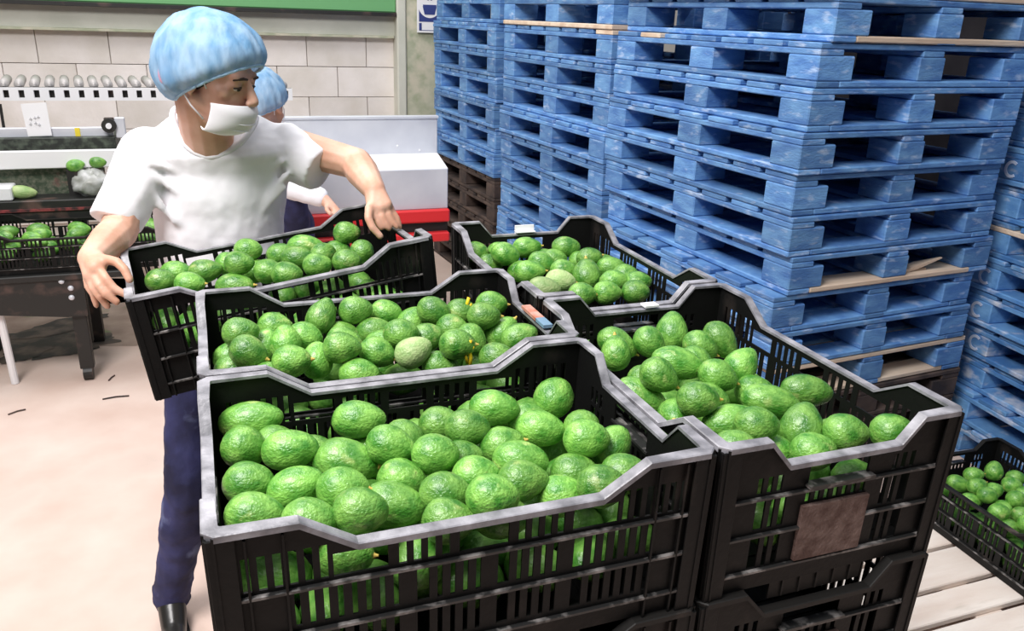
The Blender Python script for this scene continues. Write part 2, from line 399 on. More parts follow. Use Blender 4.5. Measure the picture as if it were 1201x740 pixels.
for sx in (-1, 1):
    for sy in (-1, 1): cp('corner_post', post_mb(sx, sy).mesh('corner_post', M['crate'], bev=.0004))
b = MB().box(-.285, .285, -.187, .187, .002, .004)
for i in range(12): b.box(-.285+i*.0495, -.28+i*.0495, -.187, .187, 0, .006)
cp('base', b.warp(taper).mesh('base', M['crate']))
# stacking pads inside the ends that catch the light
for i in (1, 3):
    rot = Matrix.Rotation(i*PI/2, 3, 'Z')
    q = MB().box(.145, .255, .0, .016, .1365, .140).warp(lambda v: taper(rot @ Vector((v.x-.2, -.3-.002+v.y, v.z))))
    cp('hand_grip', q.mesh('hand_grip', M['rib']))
for nm, me, sub in crate_parts:
    if nm == 'end_panel': pass
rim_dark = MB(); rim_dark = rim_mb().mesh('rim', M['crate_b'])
CH = .235
def crate(loc, rot, label, group=None, dirty=False, tab=False):
    t = thing('plastic_crate', label, 'crate', loc, rot, group)
    if tab:
        for me in tabs: obj('stacking_tab', me, t)
    for nm, me, sub in crate_parts:
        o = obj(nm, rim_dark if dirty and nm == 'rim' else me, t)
        if sub: s = obj(sub[0], sub[1], o); s['label'] = 'brown dusty plate in the crate end'
    return t

# ------------------------------------------------------------ pallets
def pallet_kit(h):
    k = h/.14; P_ = []
    def ad(nm, me, loc): P_.append((nm, me, loc))
    bs = h*.145; bl_ = h*.70; st = h*.845; dk = h*.985
    bmat = 'X'
    def mk(nm, x, y, z, bv=.004): return MB().box(0, x, 0, y, 0, z).mesh(nm, None, bev=bv, edge=True)
    base_y = mk('base_board', .10, 1.2, bs); base_x = mk('base_board', .80-.0, .10, bs)
    blk = {.15: mk('block', .15, .14, bl_-bs), .12: mk('block', .12, .14, bl_-bs)}
    stg = mk('stringer_board', .10, 1.2, st-bl_-.001, .003); dkb = mk('deck_board', 1.0, .142, dk-st-.001, .003); dkb2 = mk('deck_board', 1.0, .15, dk-st-.001, .003)
    for x in (0, .45, .90): ad('base_board', base_y, (x, 0, 0))
    for y in (0, 1.1): ad('base_board', base_x, (.1, y, .0005))
    for x, wd in ((0, .15), (.44, .12), (.85, .15)):
        for y in (0, .53, 1.06): ad('block', blk[wd], (x, y, bs+.0005))
    for x in (0, .45, .90): ad('stringer_board', stg, (x, 0, bl_+.001))
    ys = [0, .176, .350, .525, .705, .880, 1.05]
    for i, y in enumerate(ys): ad('deck_board', dkb2 if i in (0, 3, 6) else dkb, (0, y, st+.001))
    return P_
KITS = {}
def pallet(h, loc, rz, label, group=None, matl='blue', L=1.2, bare=(), parts_=True):
    key = (h, matl)
    if key not in KITS:
        kit = pallet_kit(h)
        for nm, me, l in kit:
            me.materials.clear(); me.materials.append(M[matl]); me.materials.append(M['blue_edge'] if matl.startswith('blue') else M[matl])
        KITS[key] = kit
    t = thing('pallet', label, 'pallet', loc, (0, 0, rz), group)
    n = 0
    for i, (nm, me, l) in enumerate(KITS[key]):
        if i in bare:
            me = me.copy(); me.materials.clear(); me.materials.append(M['wood']); me.materials.append(M['wood'])
        o = obj(nm, me, t, l); o.rotation_euler = (0, 0, random.uniform(-.003, .003))
        if i in bare: o['label'] = 'bare unpainted wooden board'
        if L != 1.2: o.scale = (1, L/1.2, 1); o.location.y = l[1]*L/1.2
    return t
ORD = ['topmost', 'second', 'third', 'fourth', 'fifth', 'sixth', 'seventh', 'eighth', 'ninth', 'tenth', 'eleventh', 'twelfth', 'thirteenth', 'fourteenth']
A44 = math.radians(4.4)
def stack(name, ox, oy, rz, h, n, offs, bare={}, shaded=0, L=1.2, hid=99, pm='blue'):
    for k in range(n):
        dx = offs.get(k, random.uniform(-.009, .009)); top = n-1-k
        mt = 'shade_darkwood' if k < shaded else pm  # bottom layers take the wood coloured dark for shade
        if top < hid: lab = f'blue pallet, {ORD[top]} from the top of the {name}' if mt != 'shade_darkwood' else f'shade-darkened wooden pallet, {ORD[top]} from the top of the {name}'; gr = None
        else: lab = f'shade-darkened wooden pallet in the hidden bottom of the {name}'; gr = f'hidden bottom pallets of the {name}'
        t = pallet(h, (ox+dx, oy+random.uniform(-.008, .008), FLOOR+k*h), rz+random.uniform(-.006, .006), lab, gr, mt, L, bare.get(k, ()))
        yield k, t
near = dict(stack('nearest tall stack', 1.856, 1.426, A44, .1375, 14, {12: .03, 11: -.003, 10: -.012, 9: -.028, 8: -.02, 7: -.016, 6: .006, 5: -.045, 4: -.03, 3: -.01}, {12: (3,), 13: (3,), 6: (3,), 11: (22,), 3: (3, 17)}, shaded=3, hid=11))
mid = dict(stack('middle stack', 1.80, 2.75, A44, .15, 12, {}, {11: (0,), 4: (9,), 10: (17,)}, shaded=2, hid=10))
far = dict(stack('farthest stack', 1.70, 4.03, A44, .15, 12, {}, {}, shaded=5, L=1.08, hid=9))
rgt = dict(stack('right edge stack', 2.83, .43, -math.radians(5.7), .143, 12, {11: .02, 10: .03, 9: .03, 8: .0, 7: .012, 6: .004, 5: -.012, 4: .0, 3: .01, 2: .03}, {6: (14,), 9: (5,)}, pm='blue_worn'))
# stencilled letter C on the end blocks of the right stack
def c_mark(r, wd):
    b = MB(); n = 14; inn = []; 
    for i in range(n+1):
        t = math.radians(50+260*i/n)
        for rr in (r, r-wd): b.v += [(0, -rr*math.cos(t)*-1*-1, rr*math.sin(t)), (-.0025, -rr*math.cos(t), rr*math.sin(t))]
    for i in range(n):
        k = 4*i
        for a, c in ((0, 1), (1, 3), (3, 2), (2, 0)): b.f.append((k+a, k+c, k+4+c, k+4+a))
    b.f += [(0, 1, 3, 2), (4*n, 4*n+2, 4*n+3, 4*n+1)]
    return b.mesh('painted_letter', M['cmark'])
cm = c_mark(.033, .011)
for k in (8, 5, 4, 3):
    obj('painted_letter', cm, rgt[k], (-.001, 1.125, .062))
# broken splinter of bare wood sticking out of the near stack
b = MB(); b.loft([[Vector((0, 0, 0)), Vector((.0, .03, 0)), Vector((0, .03, .014)), Vector((0, 0, .014))], [Vector((.13, -.01, .03)), Vector((.13, .03, .03)), Vector((.13, .03, .042)), Vector((.13, -.01, .042))], [Vector((.22, -.02, .06)), Vector((.22, -.012, .06)), Vector((.22, -.012, .064)), Vector((.22, -.02, .064))]])
b.box(.05, .17, .0, .025, .012, .022)
o = b.build('broken_splinter', M['wood'], near[5], smooth=False, loc=(.58, .02, .143)); o['label'] = 'broken splinter of bare wood'

# ------------------------------------------------------------ crates
R9 = PI/2
base = -CH
frames = {
 'A': ((.3, .2, base), (0, 0, 0)), 'B': ((.3, .605, base), (0, 0, 0)), 'C': ((.805, .3, base), (0, 0, R9)), 'D': ((.805, .91, base), (0, 0, R9)),
 'F': ((2.38, .79, -.85-CH*.895), (0, 0, R9-.05))}
Emat = Matrix.Translation((.157, 1.044, .018)) @ Euler((-.025, -.119, .091)).to_matrix().to_4x4() @ Matrix.Translation((0, 0, -CH*.9))
cr = {}
cr['A'] = crate(*frames['A'], 'black plastic crate of avocados nearest the camera, topmost of its stack', tab=True)
cr['B'] = crate(*frames['B'], 'black plastic crate of avocados directly behind the nearest crate', tab=True)
cr['C'] = crate(*frames['C'], 'black plastic crate of large avocados at the right end of the pallet load', tab=True)
cr['D'] = crate(*frames['D'], 'black plastic crate of avocados with paper tag beside the tall pallets', tab=True)
cr['E'] = crate(Emat.translation, Emat.to_euler(), 'black plastic crate of avocados gripped by the worker in white'); cr['E'].scale = (1, 1, .9)
cr['F'] = crate(*frames['F'], 'black crate of small avocados low on the floor pallet at right', dirty=True); cr['F'].scale = (1, 1, .895)
nm = {'A': 'nearest crates', 'C': 'right-hand crates'}
for key, (x, y, rz) in {'A': (.3, .2, 0), 'B': (.3, .605, 0), 'C': (.805, .3, R9), 'D': (.805, .91, R9), 'T': (.305, 1.012, 0)}.items():
    for lv in range(1, 4):
        if key in nm: lab = f'stained black plastic crate, {ORD[lv]} from the top under the {nm[key]}'; g = None
        else: lab = 'black plastic crate hidden in the middle of the pallet load'; g = 'hidden crates inside the pallet load'
        crate((x+random.uniform(-.002, .002), y+random.uniform(-.002, .002), base-lv*CH), (0, 0, rz), lab, g, True, lv < 3)
# paper tags on crates
def tagbox(name, par, dims, loc, rot, matl, lab):
    o = MB().box(-dims[0]/2, dims[0]/2, -dims[1]/2, dims[1]/2, -dims[2]/2, dims[2]/2).build(name, matl, par, loc=loc); o.rotation_euler = rot; o['label'] = lab
tagbox('paper_tag', cr['D'], (.005, .052, .026), (.296, .0, CH-.030), (0, .05, 0), M['paper'], 'white paper tag over the crate rim')
tagbox('paper_tag', cr['D'], (.022, .052, .002), (.291, .0, CH-.0325), (0, .0, 0), M['paper'], 'white paper tag folded on the rim')
tagbox('paper_tag', cr['C'], (.022, .030, .004), (.293, -.03, CH-.032), (0, 0, 0), M['paper'], 'small white tag on the crate rim')
tagbox('colour_tag', cr['B'], (.018, .075, .006), (.292, .00, CH-.030), (0, 0, 0), M['redtag'], 'rust red label strip on the crate rim')
tagbox('colour_tag', cr['B'], (.018, .04, .0062), (.292, -.055, CH-.030), (0, 0, 0), M['bluetag'], 'grey blue end of the label strip')

# wooden pallets on the floor
for i_ in range(2): pallet(.128, (0.0, 0.02, FLOOR+i_*.129), 0, ['lower', 'upper'][i_]+' of two wooden pallets under the load of black crates', None, 'palewood')
def board_pallet():
    t = thing('pallet', 'pale bare wooden pallet on the floor at lower right', 'pallet', (2.1, .5, FLOOR))
    def q(nm, x0, x1, y0, y1, z0, z1, mt='palewood'): MB().box(x0-2.1, x1-2.1, y0-.5, y1-.5, z0-FLOOR, z1-FLOOR).build(nm, M[mt], t, bev=.003)
    zt_ = -1.062
    for y0, y1 in ((.705, .845), (.86, 1.08), (.585, .688), (.455, .565), (.32, .435), (.19, .30), (.06, .17), (-.07, .04)): q('deck_board', 1.42, 2.62, y0, y1, zt_-.02, zt_)
    for x0 in (1.44, 2.0, 2.50): q('stringer_board', x0, x0+.10, -.07, 1.08, zt_-.04, zt_-.0205)
    for x0 in (1.44, 2.0, 2.50):
        for y0 in (-.07, .45, .95): q('block', x0, x0+.10, y0, y0+.13, FLOOR+.018, zt_-.0405)
        q('base_board', x0, x0+.1, -.07, 1.08, FLOOR, FLOOR+.0175)
board_pallet()

# ------------------------------------------------------------ avocados
AVO={
 'A':[[-234,153,-54,94,-25,17,93,54,1],[-247,77,-56,29,67,-67,75,57,1],[-247,-2,-62,94,-28,12,65,54,1],[-203,107,-74,87,-44,-18,65,54,1],[-191,47,-51,94,-28,12,77,54,1],[-193,-31,-62,91,-10,38,74,54,1],[-244,-76,-62,94,-31,7,70,54,1],[-178,-93,-80,92,-37,-3,65,54,1],[-122,25,-69,90,-39,-8,89,63,1],[-87,122,-59,94,-31,7,78,55,1],[-37,50,-63,64,-57,-50,65,54,1],[-64,10,-46,87,-44,-18,69,54,1],[-61,-38,-70,89,-42,-13,65,54,1],[-141,-69,-50,93,-34,2,65,54,1],[-84,-87,-73,90,-39,-8,84,58,1],[-132,-137,-40,93,-34,2,65,54,1],[23,83,-64,93,-34,2,65,54,1],[-14,-26,-47,93,-34,2,65,54,1],[27,-6,-73,94,-22,22,65,54,1],[-22,-102,-59,93,-34,2,65,54,1],[-158,76,-79,93,-34,2,65,54,1],[-153,-153,-84,93,-34,2,65,54,1],[-188,-130,-47,93,-34,2,65,54,1],[107,89,-52,92,-37,-3,77,54,1],[156,26,-62,90,-39,-8,74,54,1],[213,110,-57,60,78,2,81,61,1],[214,12,-62,42,85,-30,71,54,1],[235,-42,-66,72,15,66,65,54,1],[92,10,-70,94,-22,22,65,54,1],[96,-50,-62,92,-37,-3,77,54,1],[162,-81,-75,93,-34,2,66,54,1],[29,-71,-62,93,-34,2,65,54,1],[78,-107,-56,94,-28,12,65,54,1],[127,-123,-77,94,-28,12,65,54,1],[214,-121,-62,93,-34,2,65,54,1],[40,-135,-83,93,-34,2,73,54,1],[166,-152,-53,93,-34,2,65,54,1],[49,36,-50,93,-34,2,65,54,1],[190,-55,-41,93,-34,2,65,54,1],[21,-154,-40,93,-34,2,65,54,1],[-31,-152,-64,93,-34,2,65,54,1],[160,81,-75,93,-34,2,65,54,1],[-13,-68,-125,34,89,26,90,65,0],[90,-140,-167,75,-65,2,89,64,0],[-59,-19,-168,43,-89,-4,88,63,0],[186,-30,-113,-97,-1,18,97,70,0],[186,140,-103,75,60,-24,89,64,0],[-181,-22,-127,24,-95,12,93,66,0],[-234,74,-166,-97,-17,0,94,67,0],[-5,51,-166,-50,84,-16,93,66,0],[-60,-140,-120,89,43,-1,89,64,0],[193,52,-116,-97,-1,-21,92,66,0],[129,-8,-153,-33,-92,14,89,63,0],[-151,-66,-167,40,89,18,88,63,0],[-239,-135,-165,43,-86,23,93,66,0],[172,-65,-166,-65,74,6,92,66,0],[-2,-142,-165,-94,-16,27,93,66,0],[6,135,-114,50,-84,17,89,64,0],[-110,139,-165,85,50,2,97,69,0],[88,75,-119,49,-85,15,98,70,0],[99,-70,-165,-72,63,-25,97,69,0],[-80,70,-166,89,-43,8,94,67,0],[-94,-52,-131,76,-64,-1,90,64,0],[36,107,-165,6,-98,9,96,69,0],[-233,8,-166,85,50,-1,93,66,0],[238,-116,-169,90,-39,-12,84,60,0],[-237,142,-169,-76,60,-22,86,61,0],[163,-140,-167,-68,-68,23,88,63,0],[134,62,-166,-95,-24,-16,93,67,0],[198,11,-165,82,-50,26,91,65,0],[-66,118,-116,78,61,-2,96,69,0],[-124,10,-165,63,76,-8,95,68,0],[237,59,-166,75,-64,13,91,65,0],[240,135,-167,-38,90,-14,91,65,0],[-160,75,-165,-2,97,20,93,66,0],[-114,-129,-164,2,97,18,97,69,0],[242,-43,-168,47,87,3,88,63,0],[-229,-61,-164,-97,18,11,97,69,0],[-177,-138,-169,-12,-97,16,84,60,0],[-44,19,-116,-3,-96,23,97,69,0],[103,135,-163,79,-57,20,97,70,0],[68,29,-165,-46,87,10,95,68,0],[-56,-95,-169,0,99,2,85,61,0],[175,129,-164,-11,-97,15,97,69,0],[108,142,-100,93,-25,-25,90,64,0],[15,-22,-165,-98,11,-2,96,69,0],[-32,144,-168,-90,37,16,85,61,0],[33,-87,-168,88,-41,21,84,60,0]],
 'B':[[-250,62,-83,72,15,66,65,54,1],[-230,50,-35,94,-28,12,65,54,1],[-248,-8,-79,93,-34,2,65,54,1],[-222,-30,-40,81,-49,-28,65,54,1],[-167,130,-60,93,-34,2,65,54,1],[-190,63,-69,37,40,83,65,54,1],[-159,26,-53,13,50,85,66,55,1],[-121,63,-60,87,-44,-18,65,54,1],[-193,-60,-78,90,-39,-8,65,54,1],[-159,-81,-43,94,-28,12,65,54,1],[-114,-37,-65,13,50,85,65,54,1],[-83,121,-43,48,34,80,71,54,1],[-58,24,-60,90,-39,-8,65,54,1],[-48,106,-81,93,-34,2,65,54,1],[-19,124,-39,94,-28,12,65,54,1],[10,100,-76,94,-25,17,71,54,1],[43,150,-60,93,-34,2,65,54,1],[-74,-60,-37,93,-34,2,65,54,1],[-51,-83,-78,92,-37,-3,69,54,1],[-12,-42,-60,81,-49,-28,65,54,1],[89,120,-73,72,15,66,69,58,1],[124,89,-42,81,-49,-28,69,54,1],[149,43,-64,87,-44,-18,65,54,1],[89,6,-61,94,-22,22,65,54,1],[38,-8,-43,93,-34,2,65,54,1],[16,27,-76,92,-37,-3,75,54,1],[46,-67,-55,89,-6,43,68,54,1],[92,-75,-84,93,-34,2,65,54,1],[162,-32,-60,50,-59,-61,65,54,1],[118,-87,-41,93,-34,2,65,54,1],[213,107,-86,81,-49,-28,65,54,1],[208,37,-42,93,-34,2,65,54,1],[180,89,-50,93,-34,2,65,54,1],[246,35,-78,72,15,66,72,59,1],[250,-41,-60,93,-14,32,73,54,1],[180,-120,-60,93,-34,2,65,54,1],[247,108,-46,93,-34,2,65,54,1],[212,61,-165,-37,91,11,94,67,0],[240,-16,-169,76,-59,-25,84,60,0],[19,134,-166,-21,96,-15,92,66,0],[223,-84,-168,-65,-74,7,86,62,0],[-162,12,-165,14,98,0,97,69,0],[-188,-140,-167,91,36,-14,91,65,0],[167,119,-168,88,42,17,84,60,0],[85,-78,-166,-18,96,17,92,66,0],[-233,-46,-166,-98,-14,-8,93,66,0],[-230,50,-164,89,-43,9,97,69,0],[-56,-46,-168,96,-14,18,86,61,0],[-63,134,-168,95,28,8,87,62,0],[157,-62,-166,94,-19,24,90,64,0],[-149,-77,-166,43,-89,-3,93,66,0],[60,70,-168,94,27,-15,87,62,0],[-97,26,-167,28,-93,21,88,63,0],[-22,51,-166,-92,27,-23,93,66,0],[-68,-137,-164,78,-60,10,97,69,0]],
 'C':[[187,93,-60,-53,-74,-39,78,54,1],[153,46,-50,-59,-50,-61,65,54,1],[203,-29,-55,45,-26,84,79,61,1],[138,122,-55,50,-13,85,65,54,1],[5,141,-76,-53,-74,-39,92,54,1],[125,-42,-55,-53,-74,-39,67,54,1],[139,-95,-55,-60,-42,-67,79,56,1],[34,60,-39,-44,-87,-18,91,55,1],[61,6,-55,-53,-74,-39,65,54,1],[4,-44,-40,15,-72,66,65,54,1],[-39,-44,-70,-34,-93,2,65,54,1],[-21,19,-43,-49,-81,-28,65,54,1],[-51,52,-67,-44,-87,-18,68,54,1],[-11,122,-34,-55,-69,-44,65,54,1],[-79,130,-71,-79,53,27,71,54,1],[-109,113,-31,-34,-93,2,65,54,1],[-132,65,-64,-25,-94,17,92,54,1],[-200,75,-34,-34,-93,2,65,54,1],[-109,-22,-55,-44,-87,-18,98,54,1],[-89,-104,-55,-38,-91,-6,85,54,1],[-195,-10,-53,40,-37,83,78,65,1],[-205,-67,-69,-28,-94,12,65,54,1],[-243,-46,-42,-34,-93,2,65,54,1],[-209,46,-77,-34,-93,2,65,54,1],[48,110,-71,-34,-93,2,65,54,1],[-255,18,-55,-31,-94,7,65,54,1],[-241,-135,-55,-28,-94,12,65,54,1],[-251,145,-34,-34,-93,2,65,54,1],[-252,116,-76,-34,-93,2,65,54,1],[243,-127,-168,34,93,4,88,63,0],[-13,124,-165,31,93,-11,95,68,0],[13,-1,-139,75,62,-18,86,61,0],[-237,78,-169,-99,8,-5,85,60,0],[-91,-135,-169,91,-38,1,85,61,0],[235,99,-164,82,48,28,95,68,0],[-242,7,-167,-42,-87,-21,89,64,0],[28,-61,-164,-55,-80,21,94,67,0],[195,-1,-165,95,22,16,94,67,0],[-34,39,-165,97,17,-2,97,69,0],[-184,-134,-166,-28,91,27,87,62,0],[-78,134,-168,-36,-92,-6,88,63,0],[-217,-65,-166,19,-93,28,88,63,0],[-164,103,-165,17,96,-17,95,68,0],[-37,-36,-168,20,-96,16,86,61,0],[67,-97,-121,-21,95,18,98,70,0],[-31,-104,-169,92,-23,-28,85,60,0],[120,18,-166,-4,-97,19,92,65,0],[-161,-13,-167,88,44,-6,89,63,0],[-147,-83,-169,23,-96,6,84,60,0],[98,-61,-167,-37,-88,-26,89,64,0],[169,66,-168,-54,80,22,85,61,0],[-120,47,-168,-94,-30,12,86,61,0],[173,-139,-169,80,59,-4,86,61,0],[165,-71,-169,43,-87,-20,85,61,0],[59,134,-165,-72,-68,1,95,68,0],[104,-138,-169,-47,-87,-2,86,61,0],[108,94,-168,74,65,11,87,62,0],[-86,85,-126,-75,62,18,91,65,0],[236,-57,-168,97,6,-19,89,63,0],[-96,-48,-168,55,-82,3,86,62,0],[41,60,-164,-62,74,20,97,69,0],[25,-141,-167,-82,-55,12,88,63,0],[167,141,-165,-95,19,-22,97,69,0]],
 'D':[[258,81,-75,-34,-93,2,66,54,1],[247,10,-63,-28,-94,12,75,54,1],[171,97,-55,-44,-87,-18,72,59,1],[82,66,-75,-31,-94,7,76,54,1],[125,18,-69,-49,-81,-28,71,54,1],[227,-34,-92,-34,-93,2,65,54,1],[177,-37,-79,-34,-93,2,67,54,1],[202,-79,-56,-34,-93,2,75,54,1],[72,-16,-75,-34,-93,2,65,54,1],[-5,24,-75,-39,-90,-8,73,54,1],[163,-105,-85,-34,-93,2,65,54,1],[113,-103,-62,-22,-94,22,66,54,1],[20,-53,-75,50,-13,85,83,69,1],[128,-149,-85,-14,-93,32,65,54,1],[70,-145,-78,-39,-90,-8,78,55,1],[-41,-94,-74,-28,-94,12,68,54,1],[-57,-149,-76,-28,-94,12,65,54,1],[-110,-44,-75,-34,-93,2,65,54,1],[-121,-108,-75,-34,-93,2,65,54,1],[-107,17,-75,-34,-93,2,65,54,1],[-48,83,-75,-37,-92,-3,77,54,1],[207,123,-90,-34,-93,2,65,54,1],[147,64,-94,-34,-93,2,65,54,1],[250,146,-68,-34,-93,2,65,54,1],[-2,-145,-75,-34,-93,2,65,54,1],[-203,31,-168,96,-17,15,87,62,0],[-178,101,-165,38,87,26,92,66,0],[-32,134,-166,13,98,5,92,66,0],[32,93,-169,78,-58,-21,85,61,0],[193,0,-165,-77,-55,-28,96,68,0],[41,27,-168,-79,58,-17,86,61,0],[105,114,-165,99,-3,-8,95,68,0],[-97,132,-167,32,-94,1,90,64,0]],
 'E':[[-71,28,-39,89,-42,-5,65,54,1],[-31,94,-82,93,-30,14,65,54,1],[28,109,-60,93,-30,14,65,54,1],[93,138,-60,89,-42,-5,87,54,1],[57,55,-61,89,-42,-5,78,54,1],[113,33,-59,73,64,-19,71,54,1],[158,106,-80,89,-42,-5,65,54,1],[189,109,-40,89,-42,-5,65,54,1],[192,1,-60,22,95,-17,71,54,1],[143,-52,-60,89,-42,-5,65,54,1],[12,-54,-60,89,-42,-5,67,54,1],[-18,-6,-60,89,-42,-5,65,54,1],[82,-35,-60,89,-42,-5,65,54,1],[-199,131,-60,89,-42,-5,72,54,1],[-234,91,-60,89,-42,-5,65,54,1],[-139,96,-60,92,-36,5,76,54,1],[-92,11,-81,89,-42,-5,85,54,1],[-84,128,-63,89,-42,-5,65,54,1],[-179,19,-60,89,-42,-5,65,54,1],[-40,108,-35,89,-42,-5,65,54,1],[-243,133,-168,-4,-98,-10,89,63,0],[-76,136,-168,59,-79,6,86,62,0],[225,-122,-165,0,-98,10,96,68,0],[205,-48,-168,-98,-13,-9,88,63,0],[-115,60,-163,-92,25,27,98,70,0],[125,86,-167,-59,-79,13,89,64,0],[195,102,-167,24,-95,-14,90,64,0],[150,-127,-167,97,-7,-17,91,65,0],[134,-56,-167,5,-98,-9,90,64,0],[13,121,-166,-8,97,-21,92,66,0],[32,-121,-164,74,-63,-17,97,70,0],[-181,11,-167,-64,74,-14,90,64,0],[86,138,-166,74,64,-17,93,66,0],[-197,87,-169,24,96,-2,84,60,0],[93,12,-166,26,92,-26,93,66,0],[-130,-139,-168,78,58,21,85,61,0],[-39,46,-168,12,-98,-10,88,63,0],[-37,-55,-167,-30,-94,-11,91,65,0],[-154,141,-166,-87,45,15,92,66,0],[-242,-28,-168,-56,-79,-21,86,62,0],[-63,-129,-168,34,-93,7,87,62,0],[201,22,-169,-4,-99,1,85,61,0]],
 'F':[[151,111,-57,-45,-84,-28,82,54,1],[175,25,-50,-23,-95,12,69,54,1],[180,-65,-50,41,-35,83,70,58,1],[103,88,-39,-10,-93,32,65,54,1],[85,37,-54,-17,-95,22,67,54,1],[90,-48,-50,-40,-89,-18,68,57,1],[65,147,-64,-29,-95,2,65,54,1],[46,106,-36,-40,-89,-18,65,54,1],[-1,85,-60,-86,35,36,71,54,1],[-5,42,-29,-29,-95,2,65,54,1],[123,-98,-50,-29,-95,2,65,54,1],[-58,74,-50,-40,-89,-18,65,54,1],[-76,138,-71,-35,-92,-8,65,54,1],[33,-43,-50,-29,-95,2,65,54,1],[-38,17,-62,-29,-95,2,65,54,1],[85,-145,-50,-29,-95,2,65,54,1],[-42,151,-35,-29,-95,2,65,54,1],[-107,102,-44,-40,-89,-18,65,54,1],[238,88,-130,58,80,-8,97,69,0],[88,16,-168,46,86,16,86,61,0],[138,139,-165,-87,47,-10,96,68,0],[-81,80,-164,92,-32,18,96,69,0],[-234,45,-165,72,66,16,94,67,0],[-72,-132,-166,-32,93,12,91,65,0],[-235,118,-168,-38,-89,-23,86,62,0],[89,84,-167,-82,-52,18,87,62,0],[-60,16,-167,93,25,23,87,62,0],[190,-6,-168,-5,99,-4,87,62,0],[-141,-15,-165,-86,-49,4,96,68,0],[-75,-53,-167,-53,81,-22,89,63,0],[-14,-100,-169,-53,81,-18,84,60,0],[-132,141,-166,96,-4,-22,94,67,0],[-239,-119,-165,-49,-86,7,96,69,0],[-169,-125,-169,-82,-53,-13,85,61,0],[-3,-32,-164,-93,34,8,97,69,0],[167,65,-167,90,-41,6,90,65,0],[-160,49,-166,-71,-67,16,91,65,0],[71,-63,-164,-2,95,28,94,67,0],[46,-142,-166,-90,-37,17,92,66,0],[219,140,-168,71,66,-21,88,63,0],[-21,119,-164,25,-94,18,98,70,0],[20,43,-164,99,6,-3,97,70,0],[42,140,-168,-72,66,-18,88,63,0],[-220,-33,-165,-43,-89,7,96,69,0]],
}

def avo_mesh(seed, matl):
    rnd = random.Random(seed); nu, nv = 20, 14; rings = []; tp = rnd.uniform(.10, .24)
    for i in range(nv+1):
        t = PI*i/nv; x = -math.cos(t)/2; rr = max(.0008, .5*math.sin(t)*(1-tp*(2*x)-.05*(2*x)**2))
        ring = []
        for j in range(nu):
            a = 2*PI*j/nu; p = Vector((x, rr*math.cos(a), rr*math.sin(a)))
            p *= 1+.030*pnoise(p*3.2+Vector((seed, 0, 0)))+.012*pnoise(p*9+Vector((seed, 5, 0)))
            ring.append(p)
        rings.append(ring)
    return MB().loft(rings).mesh('avocado', matl, True)
AM = [avo_mesh(s, M['avo']) for s in (1, 2, 3, 4, 5)]; AP = [avo_mesh(9, M['avo_pale'])]
sm_ = MB().loft([[Vector((x, r*math.cos(a), r*math.sin(a))) for a in [2*PI*i/8 for i in range(8)]] for x, r in ((.47, .07), (.492, .075), (.515, .05), (.55, .034), (.575, .03))]).mesh('stem', M['stem'], True)
def avocado(pos, ax, L, W, label, group, stem, pale=False, roll=None):
    q = ax.to_track_quat('X', 'Z'); q = q @ Euler((random.uniform(0, 6.28) if roll is None else roll, 0, 0)).to_quaternion()
    o = obj('avocado', AP[0] if pale else random.choice(AM), None, pos); o.rotation_euler = q.to_euler(); o.scale = (L, W, W)
    tag(o, label, 'avocado', group)
    if stem: obj('stem', sm_, o)
    return o
def lowres(seed):
    nu, nv = 10, 8; rings = []
    for i in range(nv+1):
        t = PI*i/nv; x = -math.cos(t)/2; rr = max(.0008, .5*math.sin(t)*(1-.17*2*x)); rings.append([Vector((x, rr*math.cos(2*PI*j/nu), rr*math.sin(2*PI*j/nu))) for j in range(nu)])
    return rings
LOW = lowres(1)
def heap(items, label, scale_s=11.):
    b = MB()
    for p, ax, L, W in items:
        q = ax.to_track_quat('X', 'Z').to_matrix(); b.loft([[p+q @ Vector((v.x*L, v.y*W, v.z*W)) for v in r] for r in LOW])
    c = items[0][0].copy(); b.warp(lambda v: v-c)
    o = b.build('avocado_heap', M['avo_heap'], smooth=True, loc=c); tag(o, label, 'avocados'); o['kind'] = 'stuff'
phr = {'A': 'nearest crate', 'B': 'second crate', 'C': 'right-hand crate', 'D': 'tagged back crate', 'E': 'held crate', 'F': 'low floor crate'}
def fmat(k):
    if k == 'E': return Emat
    l, r = frames[k]; return Matrix.Translation(l) @ Euler(r).to_matrix().to_4x4()
rown = {2: ['back', 'front'], 3: ['back', 'middle', 'front'], 4: ['back', 'second', 'third', 'front'], 5: ['back', 'second', 'middle', 'fourth', 'front']}
NTH = ['first', 'second', 'third', 'fourth', 'fifth', 'sixth', 'seventh', 'eighth', 'ninth', 'tenth', 'eleventh']
